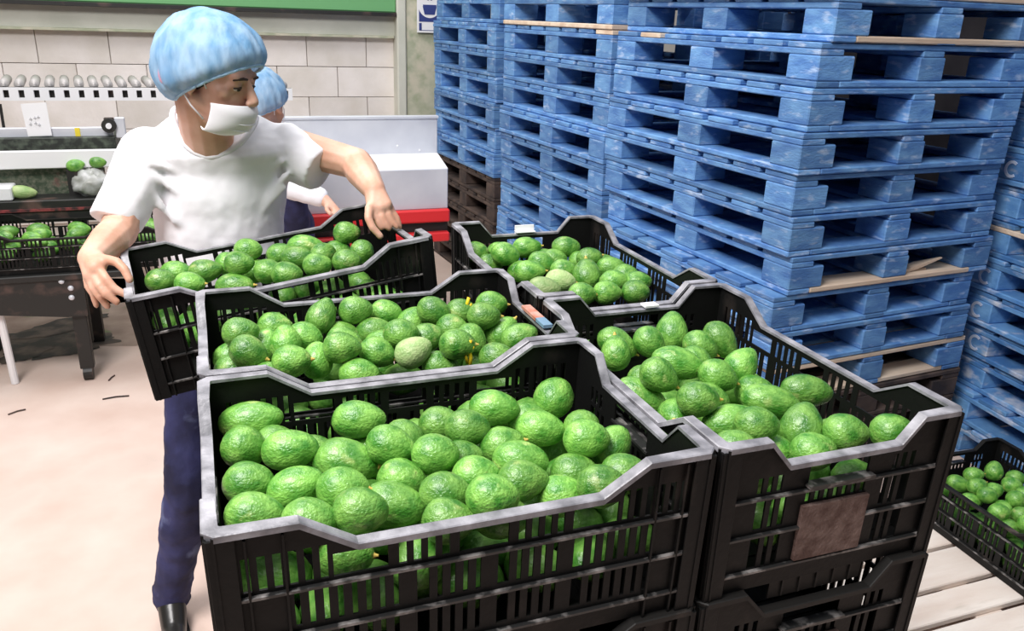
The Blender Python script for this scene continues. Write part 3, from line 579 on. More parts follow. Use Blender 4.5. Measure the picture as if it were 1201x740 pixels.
for k, items in AVO.items():
    Mx = fmat(k); R3 = Mx.to_3x3(); tops = []; low = []
    for it in items:
        p = Mx @ Vector((it[0]/1000, it[1]/1000, it[2]/1000+(CH*.9 if k == 'E' else CH*.895 if k == 'F' else CH))); ax = (R3 @ Vector(it[3:6])).normalized()
        if it[8]:
            d = p-CAM; px = 600.5+FOC*d.dot(RX)/d.dot(FX); py = 370-FOC*d.dot(UX)/d.dot(FX); tops.append((py, px, p, ax, it))
        else:
            low.append((p, ax, it[6]/1000, it[7]/1000))
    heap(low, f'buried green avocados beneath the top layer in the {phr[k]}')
    tops.sort(key=lambda a: a[0]); nr = 5 if len(tops) > 34 else 4 if len(tops) > 22 else 3
    sz = math.ceil(len(tops)/nr)
    for r in range(nr):
        row = sorted(tops[r*sz:(r+1)*sz], key=lambda a: a[1])
        for i, (py, px, p, ax, it) in enumerate(row):
            L, W = it[6]/1000, it[7]/1000
            shp = 'long ' if L/W > 1.55 else 'plump ' if W > .07 else 'small ' if W < .057 else ''
            pale = (k == 'B' and abs(px-486) < 14 and py > 405) or (k == 'D' and py > 325 and px < 665)
            avocado(p, ax, L, W, f'{shp}{"pale dusty" if pale else "green"} avocado, {NTH[i]} from left in the {rown[nr][r]} row of the {phr[k]}', f'top avocados in the {phr[k]}', (ax.dot(FX) < -.05 or random.random() < .3), pale)

# yellow flower stalks lying on the avocados
for (px, py, y, lab) in ((549, 362, .68, 'bright yellow dried stalk standing at the back of the middle crate'), (551, 413, .50, 'bright yellow dried stalk near the front rim of the middle crate')):
    c = at(px, py, y)
    b = MB().tube([c+Vector((0, 0, -.03)), c+Vector((.002, 0, -.01)), c+Vector((-.002, .002, .008)), c+Vector((.001, 0, .022))], .0035).tube([c+Vector((-.004, 0, -.02)), c+Vector((-.009, 0, .0))], .0028).tube([c, c+Vector((.007, 0, .01))], .0022)
    tag(b.build('dried_stalk', M['ystalk'], smooth=True), lab, 'stalk')

# ------------------------------------------------------------ grading machine at left (rollers, belt, panels)
g = thing('grading_machine', 'white roller grading machine along the block wall at left', 'machine', (-.8, 3.9, FLOOR))
def gp(nm, mb, mt, **k): return MB.build(mb.warp(lambda v: v-Vector((-.8, 3.9, FLOOR))), nm, M[mt], g, **k)
RY = 4.2
za, zb = at(60, 118, RY).z, at(60, 103, RY).z; xL, xR = at(-60, 110, RY).x, at(343, 110, RY).x
pitch = (at(187, 110, RY).x-at(15, 110, RY).x)/10; x0 = at(7, 110, RY).x
b = MB(); b.box(xL, xR, RY, RY+.02, zb-.012, zb); b.box(xL, xR, RY, RY+.02, za, za+.014)
n = int((xR-x0)/pitch)+1; prev = xL
for i in range(-2, n+1):
    s = x0+i*pitch; 
    if s-.014 < xL: continue
    if s+.014 > xR: break
    b.box(prev, s-.013, RY, RY+.02, za+.014, zb-.012); prev = s+.013
b.box(prev, xR, RY, RY+.02, za+.014, zb-.012)
gp('roller_rail', b, 'white')
gp('rail_backing', MB().box(xL, xR, RY+.04, RY+.05, za, zb), 'dark')
rol = MB().cap((0, 0, 0), (0, .35, 0), .024, .024, 12, True).box(-.008, .008, -.01, .0, -.008, .008).mesh('roller', M['rollerm'], True)
for i in range(-2, n+1):
    x = x0+i*pitch
    if xL < x < xR-.03: obj('roller', rol, g, Vector((x-.01, RY+.03, zb+.014))-Vector((-.8, 3.9, FLOOR)), (0, 0, .12))
def slab(nm, px0, px1, py0, py1, y, d, mt, bev=.004):
    a, c = at(px0, (py0+py1)/2, y), at(px1, (py0+py1)/2, y); z1 = at((px0+px1)/2, py0, y).z; z0 = at((px0+px1)/2, py1, y).z
    return gp(nm, MB().box(a.x, c.x, y, y+d, z0, z1), mt, bev=bev)
slab('machine_rail', -60, 133, 150, 162, 3.95, .03, 'steel')
slab('belt', -60, 136, 162, 177, 3.90, .3, 'belt')
slab('belt_guard', -60, 160, 177, 198, 3.80, .03, 'white')
slab('drip_panel', -60, 125, 197, 238, 3.86, .02, 'mesh', 0)
a = at(40, 140, 3.93)
ps = MB(); pl = [at(24, 122, 3.93), at(54, 120, 3.93), at(61, 159, 3.93), at(33, 160, 3.93)]
ps.add(pl+[p+Vector((0, .003, 0)) for p in pl], [(0, 1, 2, 3), (7, 6, 5, 4), (0, 4, 5, 1), (1, 5, 6, 2), (2, 6, 7, 3), (3, 7, 4, 0)])
pp = gp('paper_sheet', ps, 'paper')
pt = MB()
for (x, y_) in ((36, 139), (41, 138), (45, 137), (36, 145), (42, 144), (46, 146)):
    c = at(x, y_, 3.925); pt.box(c.x-.008, c.x+.006, 3.926, 3.929, c.z-.004, c.z-.001).box(c.x-.002, c.x+.001, 3.926, 3.929, c.z-.010, c.z+.006)
MB.build(pt.warp(lambda v: v-Vector((-.8, 3.9, FLOOR))), 'faint_print', M['grey'], pp)
slab('yellow_sticker', 88, 94, 150, 161, 3.945, .004, 'yellow', 0)
slab('bearing_bracket', 122, 134, 138, 151, 3.93, .02, 'shade_darkwood')
slab('bearing_mount', 135, 147, 138, 162, 3.92, .04, 'steel')
c = at(128, 147, 3.92); gp('bearing', MB().cap((c.x, 3.90, c.z), (c.x, 3.93, c.z), .035, .035, 20, True), 'dark', smooth=False)
gp('bearing_bolt', MB().cap((c.x, 3.885, c.z), (c.x, 3.90, c.z), .014, .014, 12, True), 'white')
c = at(3, 138, 4.0); gp('thin_rod', MB().tube([at(0, 122, 4.0), at(5, 153, 4.0)], .007), 'dark')
# dark shelf + stand below
slab('shelf', -60, 118, 236, 262, 3.70, .22, 'dark')
slab('shelf_lip', -60, 112, 246, 249, 3.69, .01, 'redstrip', 0)
for px in (-40, 92):
    a = at(px, 240, 3.80); gp('upright', MB().box(a.x-.03, a.x+.03, 3.78, 3.84, FLOOR, at(px, 199, 3.8).z), 'dark')
# stand for the crates
s = thing('crate_stand', 'black metal stand holding a row of avocado crates at left', 'stand', (-.8, 3.5, FLOOR))
def sp(nm, mb, mt, **k): return MB.build(mb.warp(lambda v: v-Vector((-.8, 3.5, FLOOR))), nm, M[mt], s, **k)
YS = 3.26; zc = at(60, 322, YS).z
sp('stand_top', MB().box(-1.9, at(150, 320, YS).x, YS-.01, YS+.42, zc-.03, zc), 'dark', bev=.004)
zl = at(60, 350, YS).z; xr = at(100, 350, YS).x
q0, q1 = at(0, 347, YS), at(80, 372, YS); sl_ = (q1.z-q0.z)/(q1.x-q0.x)
b = MB(); fr = [Vector((-1.9, YS, zc-.03)), Vector((xr, YS, zc-.03)), Vector((xr, YS, q1.z)), Vector((q1.x, YS, q1.z)), Vector((-1.9, YS, min(zc-.05, q0.z+sl_*(-1.9-q0.x))))]
b.add(fr+[p+Vector((0, .02, 0)) for p in fr], [(0, 1, 2, 3, 4), (9, 8, 7, 6, 5)]+[(i, 5+i, 5+(i+1) % 5, (i+1) % 5) for i in range(5)]); sp('side_plate', b, 'dark')
for (px, y) in ((88, 3.28), (92, 3.62)):
    c = at(px, 340, y); sp('leg', MB().box(c.x-.03, c.x+.03, y, y+.05, FLOOR+.06, zc-.03), 'dark', bev=.003)
    sp('wheel', MB().cap((c.x-.02, y+.02, FLOOR+.035), (c.x+.02, y+.02, FLOOR+.035), .035, .035, 16, True), 'dark')
for (px, py) in ((72, 330), (83, 338), (84, 349)):
    c = at(px, py, YS); sp('bolt', MB().ell(c, (.013, .01, .013), nu=10, nv=6), 'steel', smooth=True)
sp('prop_leg', MB().cap(at(-8, 336, 3.30), at(18, 449, 3.335), .017, .017, 10, True), 'white')
c = at(18, 449, 3.33); sp('prop_leg', MB().cap((at(160, 340, 3.5).x, 3.5, zc-.02), (at(170, 420, 3.5).x, 3.5, FLOOR+.005), .017, .017, 10, True), 'white')
cx = at(42, 290, YS).x; zb_ = zc+.001
names = ['avocado crate on the black stand at the left edge, beside the machine leg', 'avocado crate on the black stand just left of the worker\'s arm', 'black crate on the stand half hidden behind the worker\'s waist']
for i in range(3):
    x = cx-.62+i*.612+.06
    crate((x, YS+.21, zb_), (0, 0, 0), names[i], None, True).scale = (1, 1, .82)
    lows = []
    if i < 3:
        for j in range(32):
            u_ = random.uniform(-.24, .24); lw = j//16; v_ = -.13+.086*(j % 4)+random.uniform(-.01, .01); u_ = -.23+.155*((j % 16)//4)+random.uniform(-.02, .02)+.03*lw
            W = random.uniform(.06, .07); an = random.uniform(-.5, .5)
            if j > 15 or (i == 2 and j > 7): lows.append((Vector((x+u_, YS+.21+v_, zb_+.128-.062*lw)), Vector((math.cos(an), math.sin(an), .1)).normalized(), W*1.45, W)); continue
            avocado(Vector((x+u_, YS+.21+v_, zb_+.128-.062*lw+random.uniform(-.01, .012))), Vector((math.cos(an), math.sin(an), .1)), W*1.45, W, ['green avocado heaped in the left edge crate on the stand', 'green avocado heaped in the stand crate left of the worker', 'green avocado in the stand crate behind the worker'][i], ['avocados in the left edge stand crate', 'avocados in the stand crate by the arm', 'avocados in the hidden stand crate'][i], False)
    heap(lows, ['buried avocados in the left edge stand crate', 'buried avocados in the stand crate by the worker arm', 'buried avocados in the stand crate behind the waist'][i])
# loose fruit and bag on the shelf
zsh = at(30, 236, 3.70).z
c = at(27, 240, 3.72); zsh2 = at(29, 236, 3.70).z
avocado(Vector((c.x, 3.77, zsh2+.030)), Vector((1, .1, -.12)), .125, .066, 'single pale green avocado lying on the dark machine shelf', None, False, True)
bagc = at(103, 222, 3.78)
b = MB().ell((bagc.x+.02, 3.79, zsh+.062), (.085, .08, .062), nu=26, nv=16)
b.warp(lambda v: v+(v-Vector((bagc.x+.02, 3.79, zsh+.06)))*.28*pnoise(v*28)+Vector((0, 0, .02*pnoise(v*50))))
tag(b.build('plastic_bag', M['bag'], smooth=True), 'crumpled clear plastic bag on the machine shelf', 'bag')
for i, (dx, dz) in enumerate(((-.055, .15), (.045, .16), (.0, .155))):
    avocado(Vector((bagc.x+.015+dx, 3.79+.02*i, zsh+dz)), Vector((1, 0, .2-.2*i)), .085, .060, ['green avocado on the left of the plastic bag top', 'green avocado on the right of the plastic bag top', 'green avocado behind the two on the plastic bag'][i], None, False)
o = MB().box(at(-20, 225, 3.6).x, at(7, 225, 3.6).x, 3.71, 3.84, zsh+.001, at(0, 220, 3.72).z).build('white_box', M['white'], bev=.006); tag(o, 'small white box cut off by the left edge on the shelf', 'box')

# ------------------------------------------------------------ grey conveyor housing behind the worker
h = thing('conveyor_housing', 'light grey sheet metal conveyor housing with red bumper bars', 'machine', (.8, 3.5, FLOOR))
def hp(nm, mb, mt, **k): return MB.build(mb.warp(lambda v: v-Vector((.8, 3.5, FLOOR))), nm, M[mt], h, **k)
YF = 3.3; XL = .37; XRt = at(525, 220, YF).x; YB = 3.62; XB = at(513, 150, YB).x
zt1 = at(430, 138, YB).z; zs1 = at(430, 181, YB).z; zs2 = at(430, 200, YF).z; zb1 = at(480, 246, YF).z
hp('upper_panel', MB().box(XL, XB, YB, YB+.02, zs1-.3, zt1), 'steel', bev=.003)
hp('panel_lip', MB().box(XL, XB+.004, YB-.012, YB+.032, zt1-.006, zt1+.008), 'steel', bev=.002)
b = MB(); zs = zs2; b.add([(XL, YF, zs2), (XRt, YF, zs2), (XB, YB, zs1), (XL, YB, zs1), (XL, YF, zs2-.02), (XRt, YF, zs2-.02), (XB, YB, zs1-.02), (XL, YB, zs1-.02)], [(0, 1, 2, 3), (7, 6, 5, 4), (0, 4, 5, 1), (1, 5, 6, 2), (2, 6, 7, 3), (3, 7, 4, 0)])
hp('sloping_ledge', b, 'white')
hp('front_panel', MB().box(XL, XRt, YF-.004, YF+.012, zb1, zs2-.001), 'steel', bev=.003)
hp('end_panel', MB().box(XRt-.015, XRt, YF+.016, YB+.3, zb1, zs2-.03), 'steel', bev=.003)
z1, z2 = at(505, 246, YF-.03).z, at(505, 261, YF-.03).z
hp('red_bumper', MB().box(XL, XRt+.005, YF-.035, YF-.002, z2, z1), 'red', bev=.008)
hp('underframe', MB().box(XL, XRt, YF, YB, at(505, 274, YF).z, z2+.01), 'dark')
z1, z2 = at(505, 273, YF-.03).z, at(505, 284, YF-.03).z
hp('red_bumper', MB().box(XL, XRt+.005, YF-.035, YF+.02, z2, z1), 'red', bev=.008)
for x in (XL+.1, XRt-.10):
    hp('leg', MB().box(x-.03, x+.03, YF+.02, YF+.08, FLOOR+.05, z2), 'dark'); hp('foot', MB().box(x-.04, x+.04, YF+.0, YF+.09, FLOOR, FLOOR+.05), 'orange', bev=.01)
    hp('leg', MB().box(x-.03, x+.03, YB+.2, YB+.26, FLOOR, zs1-.1), 'dark')
for px, py in ((466, 171), (492, 176)):
    c = at(px, py, YB); hp('rivet', MB().ell((c.x, YB-.003, c.z), (.006, .004, .006), nu=8, nv=6), 'white')

# ------------------------------------------------------------ people
HK = .96
def organic(b, name, matl, parent, vox, it=4, fac=.6, disp=None):
    o = b.build(name, matl, parent, smooth=True)
    r = o.modifiers.new('remesh', 'REMESH'); r.mode = 'VOXEL'; r.voxel_size = vox; r.use_smooth_shade = True
    s = o.modifiers.new('smooth', 'SMOOTH'); s.iterations = it; s.factor = fac
    if disp:
        t = bpy.data.textures.new(name+'_folds', 'CLOUDS'); t.noise_scale = disp[1]; t.noise_depth = 2
        d = o.modifiers.new('folds', 'DISPLACE'); d.texture = t; d.strength = disp[0]; d.mid_level = .5; d.texture_coords = 'GLOBAL' if False else 'LOCAL'
    return o
def head_frame(c, fwd, roll=0.):
    y = Vector(fwd).normalized(); up = Vector((0, 0, 1)); x = y.cross(up).normalized(); z = x.cross(y)
    Rm = Matrix((x, y, z)).transposed(); Rm = Rm @ Matrix.Rotation(roll, 3, 'Y')
    c = Vector(c)
    def T(p, k=HK): return c+Rm @ (Vector(p)*k)
    return T, Rm
def add_head(b, T, Rm, k=None):
    k = HK
    def e(c, r): b.ell(T(c), tuple(q*k for q in r), Rm)
    e((0, -.012, .035), (.074, .094, .082)); e((0, .028, -.03), (.060, .060, .086)); e((0, .064, -.096), (.026, .024, .020))
    for s in (-1, 1):
        b.cap(T((s*.054, -.005, -.05)), T((s*.014, .062, -.098)), .019, .018)
        e((s*.040, .052, -.018), (.022, .022, .018)); e((s*.077, -.008, -.008), (.009, .019, .031)); e((s*.030, .068, .0), (.017, .014, .012))
        e((s*.030, .0775, .0045), (.014, .0105, .0065)); e((s*.010, .103, -.032), (.008, .009, .007))
    b.cap(T((-.034, .076, .021)), T((.034, .076, .021)), .012, .012)
    b.cap(T((0, .084, .014)), T((0, .108, -.026)), .008, .0125); b.cap(T((-.02, .09, -.062)), T((.02, .09, -.062)), .009, .009)
def hairnet(name, T, Rm, parent, r=(.112, .136, .128), c=(0, -.008, .040), tilt=.70, seed=1, pol=108):
    ax = Matrix.Rotation(tilt, 3, 'X'); rings = []; nu, nv = 96, 30
    for i in range(nv+1):
        t = math.radians(2+pol*i/nv); ring = []
        for j in range(nu):
            a = 2*PI*j/nu; d = Vector((math.sin(t)*math.cos(a), math.sin(t)*math.sin(a), math.cos(t)))
            f = i/nv; pl_ = .035*f*f*math.sin(a*24+4*pnoise(Vector((a*2, f*2, seed))))*(1 if f > .4 else f)
            wr = .035*pnoise(Vector((d.x*5, d.y*2, d.z*3+seed)))+.022*pnoise(Vector((a*7, f*2.2, seed*3.1)))*(.3+f)
            cinch = 1-.13*max(0, (f-.86)/.14)**2
            p = (ax @ d)*(1+pl_*.6+wr)*cinch
            ring.append(T((c[0]+p.x*r[0], c[1]+p.y*r[1], c[2]+p.z*r[2])))
        rings.append(ring)
    b = MB(); b.loft(rings, cap=False); b.f.append(tuple(range(nu)))
    o = b.build(name, M['net'], parent, smooth=True); s = o.modifiers.new('thickness', 'SOLIDIFY'); s.thickness = .0012
    tb = MB().tube(rings[-1]+[rings[-1][0]], .0035, 6); tb.build('elastic_band', M['netband'], o, smooth=True)
    return o
def mask(T, parent):
    prof_ = [(.103, -.037), (.112, -.045), (.116, -.056), (.114, -.070), (.110, -.085), (.100, -.101), (.082, -.113), (.056, -.121)]
    nu = 24; rings = []; b = MB()
    for i, (y, z) in enumerate(prof_):
        for j in range(nu+1):
            u = -1+2*j/nu; a = u*1.28; wv = .0012*math.cos(i*PI)
            x = .072*math.sin(a); yy = .008+(y-.008+wv)*math.cos(a)**.85 if abs(a) < PI/2 else .01
            b.v.append(tuple(T((x, yy, z+(.004 if i == 0 else 0)*abs(u)-.012*(1-abs(u))*0+(-.010*u*u if i == 0 else .022*u*u if i >= 7 else 0)))))
    n = nu+1
    for i in range(len(prof_)-1):
        for j in range(nu): k = i*n+j; b.f.append((k, k+1, k+n+1, k+n))
    o = b.build('face_mask', M['mask'], parent, smooth=True); s = o.modifiers.new('thickness', 'SOLIDIFY'); s.thickness = .0018; s.offset = 1
    q = o.modifiers.new('sub', 'SUBSURF'); q.levels = 1; q.render_levels = 1
    for zz in (-.062, -.080, -.097):
        pl2 = MB().tube([T((.0725*math.sin(a_), .0085+.106*math.cos(a_)*(1 if zz > -.09 else .93), zz+.006*math.sin(a_)**2)) for a_ in [math.radians(-62+124*i/20) for i in range(21)]], .0014, 6).build('mask_pleat', M['mask'], o, smooth=True)
    for s_ in (-1, 1):
        MB().tube([T((s_*.067, .028, -.016)), T((s_*.074, .016, .005)), T((s_*.084, -.002, .020))], .0018, 6).build('ear_loop', M['mask'], o, smooth=True)
        MB().tube([T((s_*.066, .030, -.085)), T((s_*.074, .00, -.062)), T((s_*.080, -.022, -.035)), T((s_*.086, -.022, -.004))], .0018, 6).build('ear_loop', M['mask'], o, smooth=True)
    return o
def eyes(T, parent):
    for s in (-1, 1):
        e = MB().ell(T((s*.030, .074, -.001)), (.0115, .0115, .0085), nu=16, nv=10).build('eye', M['eye'], parent, smooth=True)
        MB().ell(T((s*.030, .0835, -.003)), (.005, .005, .0045), nu=12, nv=8).build('iris', M['iris'], e, smooth=True)
        MB().chain([T((s*.015, .093, .0215)), T((s*.030, .092, .0235)), T((s*.047, .078, .017))], [.0022, .0034, .0018], 8).build('eyebrow', M['brow'], parent, smooth=True)
        MB().chain([T((s*.019, .083, .0005)), T((s*.030, .0885, .0015)), T((s*.043, .080, -.001))], [.002, .0024, .0018], 8).build('eyelash', M['brow'], parent, smooth=True)

pr = thing('person', 'person in white t-shirt, blue hairnet and face mask lifting a black crate', 'person', (0, 0, 0))
pr.location = (.02, 1.42, FLOOR)
OFF = Vector((.02, 1.42, FLOOR))
def pb(mb): return mb.warp(lambda v: v-OFF)
T, Rm = head_frame(at(250, 89, 1.26), (.82, -.54, -.26), 0)
body = MB(); add_head(body, T, Rm)
nk = Vector((.055, 1.37, .15)); body.cap(T((0, -.028, -.055)), nk, .054, .062); body.cap(nk, Vector((.06, 1.42, .0)), .07, .10); ct_ = (at(208, 142, 1.40)+at(300, 142, 1.40))/2; body.ell(ct_+Vector((0, 0, -.002)), (.062, .058, .020), Matrix.Rotation(.42, 3, 'X'))
sr, sl = at(168, 178, 1.40), at(338, 170, 1.42)
body.chain([nk+Vector((0, 0, -.03)), sr], [.04, .044]); body.chain([nk+Vector((0, 0, -.03)), sl], [.04, .044])
er, el = at(139, 272, 1.275), at(418, 192, 1.31)
wr, wl = at(107, 303, 1.09), at(439, 223, 1.135)
mr = (er+wr)/2; ml_ = (el+wl)/2
body.chain([sr, er], [.048, .041]); body.chain([er, er.lerp(wr, .35), wr], [.041, .041, .027])
body.chain([sl, el], [.048, .040]); body.chain([el, el.lerp(wl, .35), wl], [.040, .040, .027])
def hand(b, wrist, palm, fingers):
    for (a, c, r0, r1) in palm: b.cap(a, c, r0, r1, 12)
    for pts, r in fingers: b.chain(pts, [r*1.08, r, r*.95, r*.85][:len(pts)], 10)
# right hand (left in the view) on the near left end of the crate
Q = lambda px, py, y: at(px, py, y)
hand(body, wr, [(wr, Q(108, 322, 1.04), .026, .018), (wr, Q(119, 306, 1.05), .024, .015), (wr, Q(113, 314, 1.04), .026, .02), (Q(108, 322, 1.04), Q(119, 306, 1.05), .016, .015)],
     [([Q(119, 303, 1.05), Q(137, 307, 1.03), Q(146, 316, 1.015), Q(152, 328, 1.005)], .0098),
      ([Q(116, 314, 1.035), Q(124, 326, 1.01), Q(134, 338, 1.0), Q(146, 345, .995)], .0088),
      ([Q(110, 320, 1.035), Q(116, 334, 1.01), Q(124, 345, 1.0), Q(137, 354, .998)], .0088),
      ([Q(105, 323, 1.04), Q(109, 338, 1.02), Q(117, 348, 1.012), Q(126, 359, 1.015)], .0085),
      ([Q(101, 322, 1.05), Q(103, 336, 1.04), Q(109, 345, 1.03), Q(113, 358, 1.03)], .0075)])
hand(body, wl, [(wl, Q(438, 243, 1.10), .025, .016), (wl, Q(453, 240, 1.10), .025, .015), (wl, Q(446, 243, 1.10), .025, .018)],
     [([Q(438, 243, 1.095), Q(440, 254, 1.085), Q(444, 262, 1.08), Q(447, 267, 1.078)], .0085),
      ([Q(445, 243, 1.10), Q(448, 254, 1.085), Q(453, 263, 1.08), Q(456, 268, 1.078)], .0085),
      ([Q(451, 241, 1.10), Q(456, 252, 1.09), Q(461, 261, 1.085), Q(465, 266, 1.082)], .0082),
      ([Q(456, 239, 1.105), Q(461, 249, 1.10), Q(466, 256, 1.095), Q(469, 266, 1.09)], .0075),
      ([Q(433, 243, 1.09), Q(432, 256, 1.07), Q(437, 267, 1.06), Q(446, 277, 1.055)], .0095)])
# trunk and legs
body.ell((.06, 1.43, .02), (.145, .095, .17)); body.ell((.06, 1.44, -.2), (.135, .095, .16))
hr, hl = Vector((-.01, 1.45, -.30)), Vector((.15, 1.46, -.30))
kr, kl = at(221, 575, 1.34), Vector((.17, 1.42, -.74))
ar, al_ = at(200, 694, 1.42), Vector((.17, 1.47, -1.12))
for h_, k_, a_ in ((hr, kr, ar), (hl, kl, al_)): body.chain([h_, k_, a_], [.075, .048, .034])
bo = organic(pb(body), 'body', M['skin'], pr, .0036, 3, .5)
# t-shirt
sh = MB(); rings = []
for py, x0, x1, dp in ((395, 192, 330, .105), (340, 188, 332, .115), (300, 184, 334, .12), (260, 180, 334, .122), (225, 175, 337, .125), (195, 168, 343, .12), (175, 165, 348, .11), (160, 172, 343, .095), (150, 182, 330, .082), (140, 200, 306, .066)):
    a, c = at(x0, py, 1.42), at(x1, py, 1.42); ctr = (a+c)/2; hw = (c.x-a.x)/2-.002
    if py <= 175: ctr.y -= .02
    tl = .0 if py > 165 else .030 if py == 140 else .022 if py == 150 else .012
    rings.append([ctr+Vector((0, 0, tl*math.sin(t)))+Vector((hw*math.copysign(abs(math.cos(t))**.85, math.cos(t)), dp*math.sin(t), 0)) for t in [2*PI*i/36 for i in range(36)]])
sh.loft(rings)
hs = at(135, 262, 1.30); sh.cap(sr+Vector((.012, 0, -.002)), hs, .066, .057, 20, True); sh.ell(sr+Vector((.008, 0, .0)), (.063, .066, .058))
hs2 = at(376, 199, 1.335); sh.cap(sl+Vector((-.02, 0, -.006)), hs2, .070, .056, 20, True); sh.ell(sl+Vector((-.012, 0, -.004)), (.066, .066, .060))
# modelled folds radiating from the armpits and across the chest
for p0_, p1_, r_ in (((172, 215), (205, 262), .010), ((180, 205), (225, 240), .008), ((335, 205), (300, 250), .009), ((332, 220), (285, 275), .008), ((185, 240), (240, 285), .009), ((330, 190), (290, 215), .007), ((176, 190), (215, 205), .007)):
    a = at(*p0_, 1.32); c = at(*p1_, 1.318); sh.cap(a, c, r_, r_*.5, 8)
so = organic(pb(sh), 't_shirt', M['shirt'], pr, .006, 4, .55, (.010, .07))
# collar ring round the neck
col = MB(); ck = [at(*q) for q in ((203, 131, 1.385), (206, 150, 1.345), (221, 173, 1.313), (243, 184, 1.30), (268, 178, 1.305), (290, 158, 1.33), (300, 138, 1.375), (285, 126, 1.42), (250, 122, 1.44), (218, 124, 1.425))]; cp_ = []
for i in range(len(ck)):
    p0_, p1_, p2_, p3_ = (ck[(i+d) % len(ck)] for d in (-1, 0, 1, 2))
    for t in (0, .25, .5, .75): cp_.append(.5*((2*p1_)+(p2_-p0_)*t+(2*p0_-5*p1_+4*p2_-p3_)*t*t+(3*p1_-p0_-3*p2_+p3_)*t**3))
col.tube(cp_+[cp_[0]], .0075, 8); pb(col).build('collar', M['shirt'], so, smooth=True)
# jeans
jn = MB(); jn.ell((.075, 1.445, -.27), (.145, .105, .12))
jn.chain([hr, hr.lerp(kr, .5), kr, kr.lerp(ar, .35), ar+Vector((0, 0, -.02))], [.088, .078, .062, .060, .050]); jn.chain([hl, kl, al_+Vector((0, 0, -.02))], [.088, .062, .050])
for k in range(5):
    c = ar+Vector((0, 0, .015*k-.03)); jn.ell(c+Vector((.004*(-1)**k, 0, 0)), (.052-.002*k, .052, .009))
organic(pb(jn), 'jeans', M['jeans'], pr, .007, 3, .5, (.012, .06))
# shoes
def shoe(a, toe):
    b = MB(); hz = FLOOR+.03; h_ = Vector((a.x, a.y+.03, hz)); t_ = Vector((toe.x, toe.y, hz)); 
    b.cap(h_, t_, .036, .032); b.cap(Vector((a.x, a.y, hz+.055)), h_.lerp(t_, .55), .042, .034); b.cap(h_+Vector((0, 0, .02)), Vector((a.x, a.y, a.z-.03)), .038, .040)
    o = organic(pb(b), 'shoe', M['shoe'], pr, .006, 4, .5)
    q = MB(); d = (t_-h_).normalized(); n_ = Vector((-d.y, d.x, 0)); out_ = []
    for i in range(28):
        t = 2*PI*i/28; l = (t_-h_).length/2+.038; c = (h_+t_)/2; p = c+d*l*math.cos(t)+n_*(.040 if math.cos(t) > 0 else .036)*math.copysign(abs(math.sin(t))**.7, math.sin(t)); out_.append(p)
    q.loft([[Vector((p.x, p.y, FLOOR)) for p in out_], [Vector((p.x, p.y, FLOOR+.018)) for p in out_]])
    pb(q).build('sole', M['dark'], o)
shoe(ar, Vector((ar.x+.01, ar.y-.19, 0))); shoe(al_, Vector((al_.x+.05, al_.y-.18, 0)))
hairo = MB(); k = HK; hairo.ell(T((0, -.032, .040)), (.086*k, .102*k, .094*k), Rm, 32, 20); hairo.cap(T((-.03, -.075, -.03)), T((.03, -.075, -.03)), .03, .03)
for i in range(36):
    a = 2*PI*i/36; hairo.ell(T((.082*math.cos(a)*.8, -.02+.1*math.sin(a)*.8, .088)), (.012, .012, .01), nu=6, nv=4)
MB.build(pb(hairo), 'hair', M['hair'], pr, smooth=True)
T2 = lambda p: T(p)-OFF
hn = hairnet('hairnet', T2, Rm, pr, c=(0, -.008, .018))
tg = MB().ell(T2((.0895, -.062, -.005)), (.004, .018, .028), Rm, 16, 10).build('red_tag', M['redink'], hn, smooth=True); tg['label'] = 'faded red printed patch seen through the net'
mask(T2, pr); eyes(T2, pr)

# coworker bending behind
cw = thing('person', 'person in blue hairnet and white sleeves bending behind the main worker', 'person', (.33, 2.75, FLOOR))
OFF = Vector((.33, 2.75, FLOOR))
TC, RC = head_frame(at(307, 126, 2.72), (-.55, -.7, -.75), .1)
b = MB(); add_head(b, TC, RC); tc = at(296, 200, 2.85); nc = at(302, 150, 2.82)
b.cap(TC((0, -.02, -.05)), nc, .05, .06); b.cap(nc, tc, .08, .10)
pv = Vector((.30, 3.02, -.38)); b.cap(tc, pv, .10, .12)
s1 = at(325, 172, 2.85); e1 = at(338, 218, 2.72); w1 = at(378, 232, 2.60); b.chain([s1, e1, w1], [.045, .038, .026])
s0 = at(262, 172, 2.85); e0 = s0+Vector((-.08, -.1, -.22)); w0 = e0+Vector((.1, -.16, -.12)); b.chain([s0, e0, w0], [.045, .038, .026])
for wv, dv in ((w1, Vector((.05, -.05, -.05))), (w0, Vector((.05, -.04, -.04)))):
    b.cap(wv, wv+dv, .026, .018)
    sd = dv.cross(Vector((0, 0, 1))).normalized()
    for i in range(4): o_ = wv+dv+sd*(i-1.5)*.017; b.chain([o_, o_+dv*.4, o_+dv*.6+Vector((0, 0, -.02))], [.009, .0085, .007])
    b.chain([wv+dv*.3, wv+dv*.7+sd*.04, wv+dv+sd*.045], [.011, .01, .008])
for x in (-.09, .09):
    b.chain([pv+Vector((x, 0, -.05)), Vector((pv.x+x, 2.98, -.78)), Vector((pv.x+x, 3.02, -1.13))], [.08, .05, .038])
organic(pb(b), 'body', M['skin'], cw, .006, 3, .5)
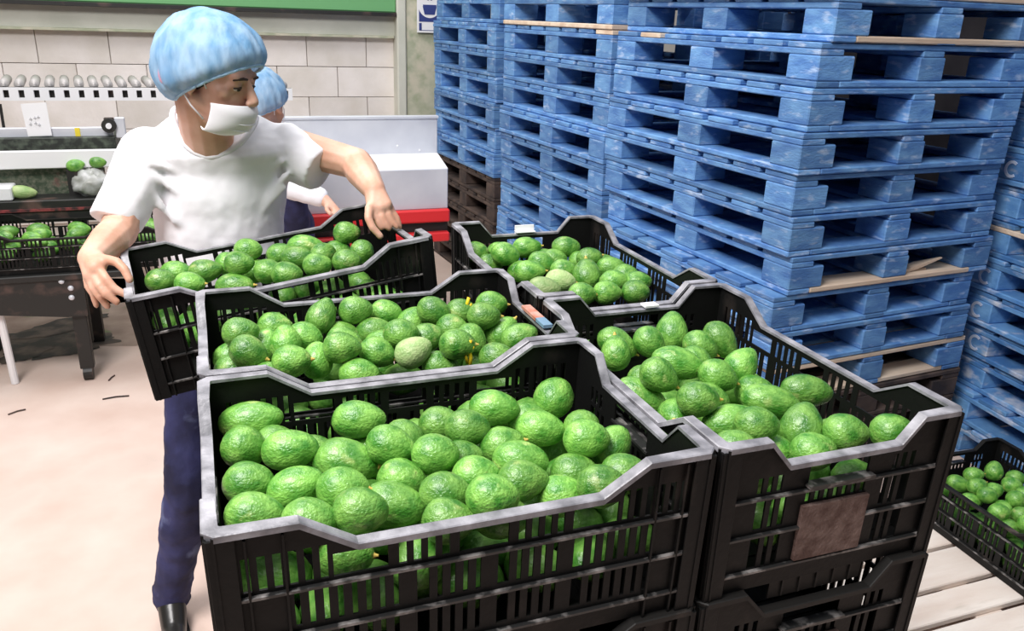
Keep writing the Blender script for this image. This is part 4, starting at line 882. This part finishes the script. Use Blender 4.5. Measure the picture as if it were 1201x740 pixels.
b = MB(); b.cap(nc+Vector((0, 0, -.045)), tc, .10, .155, 20); b.cap(tc, pv+Vector((0, 0, .08)), .155, .15, 20); b.ell(s1+Vector((-.03, 0, 0)), (.06, .06, .05))
b.chain([s1, e1, w1.lerp(e1, .1)], [.058, .054, .040]); b.chain([s0, e0, w0], [.058, .05, .036])
organic(pb(b), 'white_coat', M['shirt'], cw, .009, 4, .5, (.012, .08))
b = MB(); b.ell(pv, (.165, .14, .15)); 
for x in (-.09, .09): b.chain([pv+Vector((x, 0, -.05)), Vector((pv.x+x, 2.98, -.78)), Vector((pv.x+x, 3.02, -1.13))], [.098, .075, .06])
b.cap(at(343, 226, 2.73), at(345, 262, 2.80), .055, .07)
organic(pb(b), 'trousers', M['jeans'], cw, .01, 3, .5)
for x in (-.09, .09):
    b = MB().cap((pv.x+x, 3.05, FLOOR+.036), (pv.x+x, 2.86, FLOOR+.034), .036, .032).cap((pv.x+x, 3.02, FLOOR+.04), (pv.x+x, 3.02, FLOOR+.10), .04, .045); organic(pb(b), 'shoe', M['shoe'], cw, .008)
TC2 = lambda p: TC(p)-OFF
hairnet('hairnet', TC2, RC, cw, seed=5, tilt=.5); mask(TC2, cw); eyes(TC2, cw)
b = MB().tube([nc-OFF+Vector((.075*math.cos(2*PI*i/24), .075*math.sin(2*PI*i/24), -.01)) for i in range(25)], .011, 8); o = b.build('collar', M['red'], cw, smooth=True); o['label'] = 'red collar'
# small debris on the floor
for px, py, l, a, lab in ((136, 467, .055, .05, 'thin twig lying on the pale floor left of the jeans'), (20, 484, .035, .5, 'short twig on the pale floor near the white prop leg'), (131, 444, .03, 1.2, 'tiny dark scrap on the floor behind the twig')):
    d = at(px, py, 2.); t = (FLOOR-CAM.z)/(d-CAM).z; p = CAM+(d-CAM)*t; v = Vector((math.cos(a), math.sin(a), 0))
    tag(MB().tube([p-v*l+Vector((0, 0, .004)), p+Vector((0, .006, .005)), p+v*l+Vector((0, 0, .004))], .0035, 6).build('twig', M['shade_darkwood']), lab, 'twig')
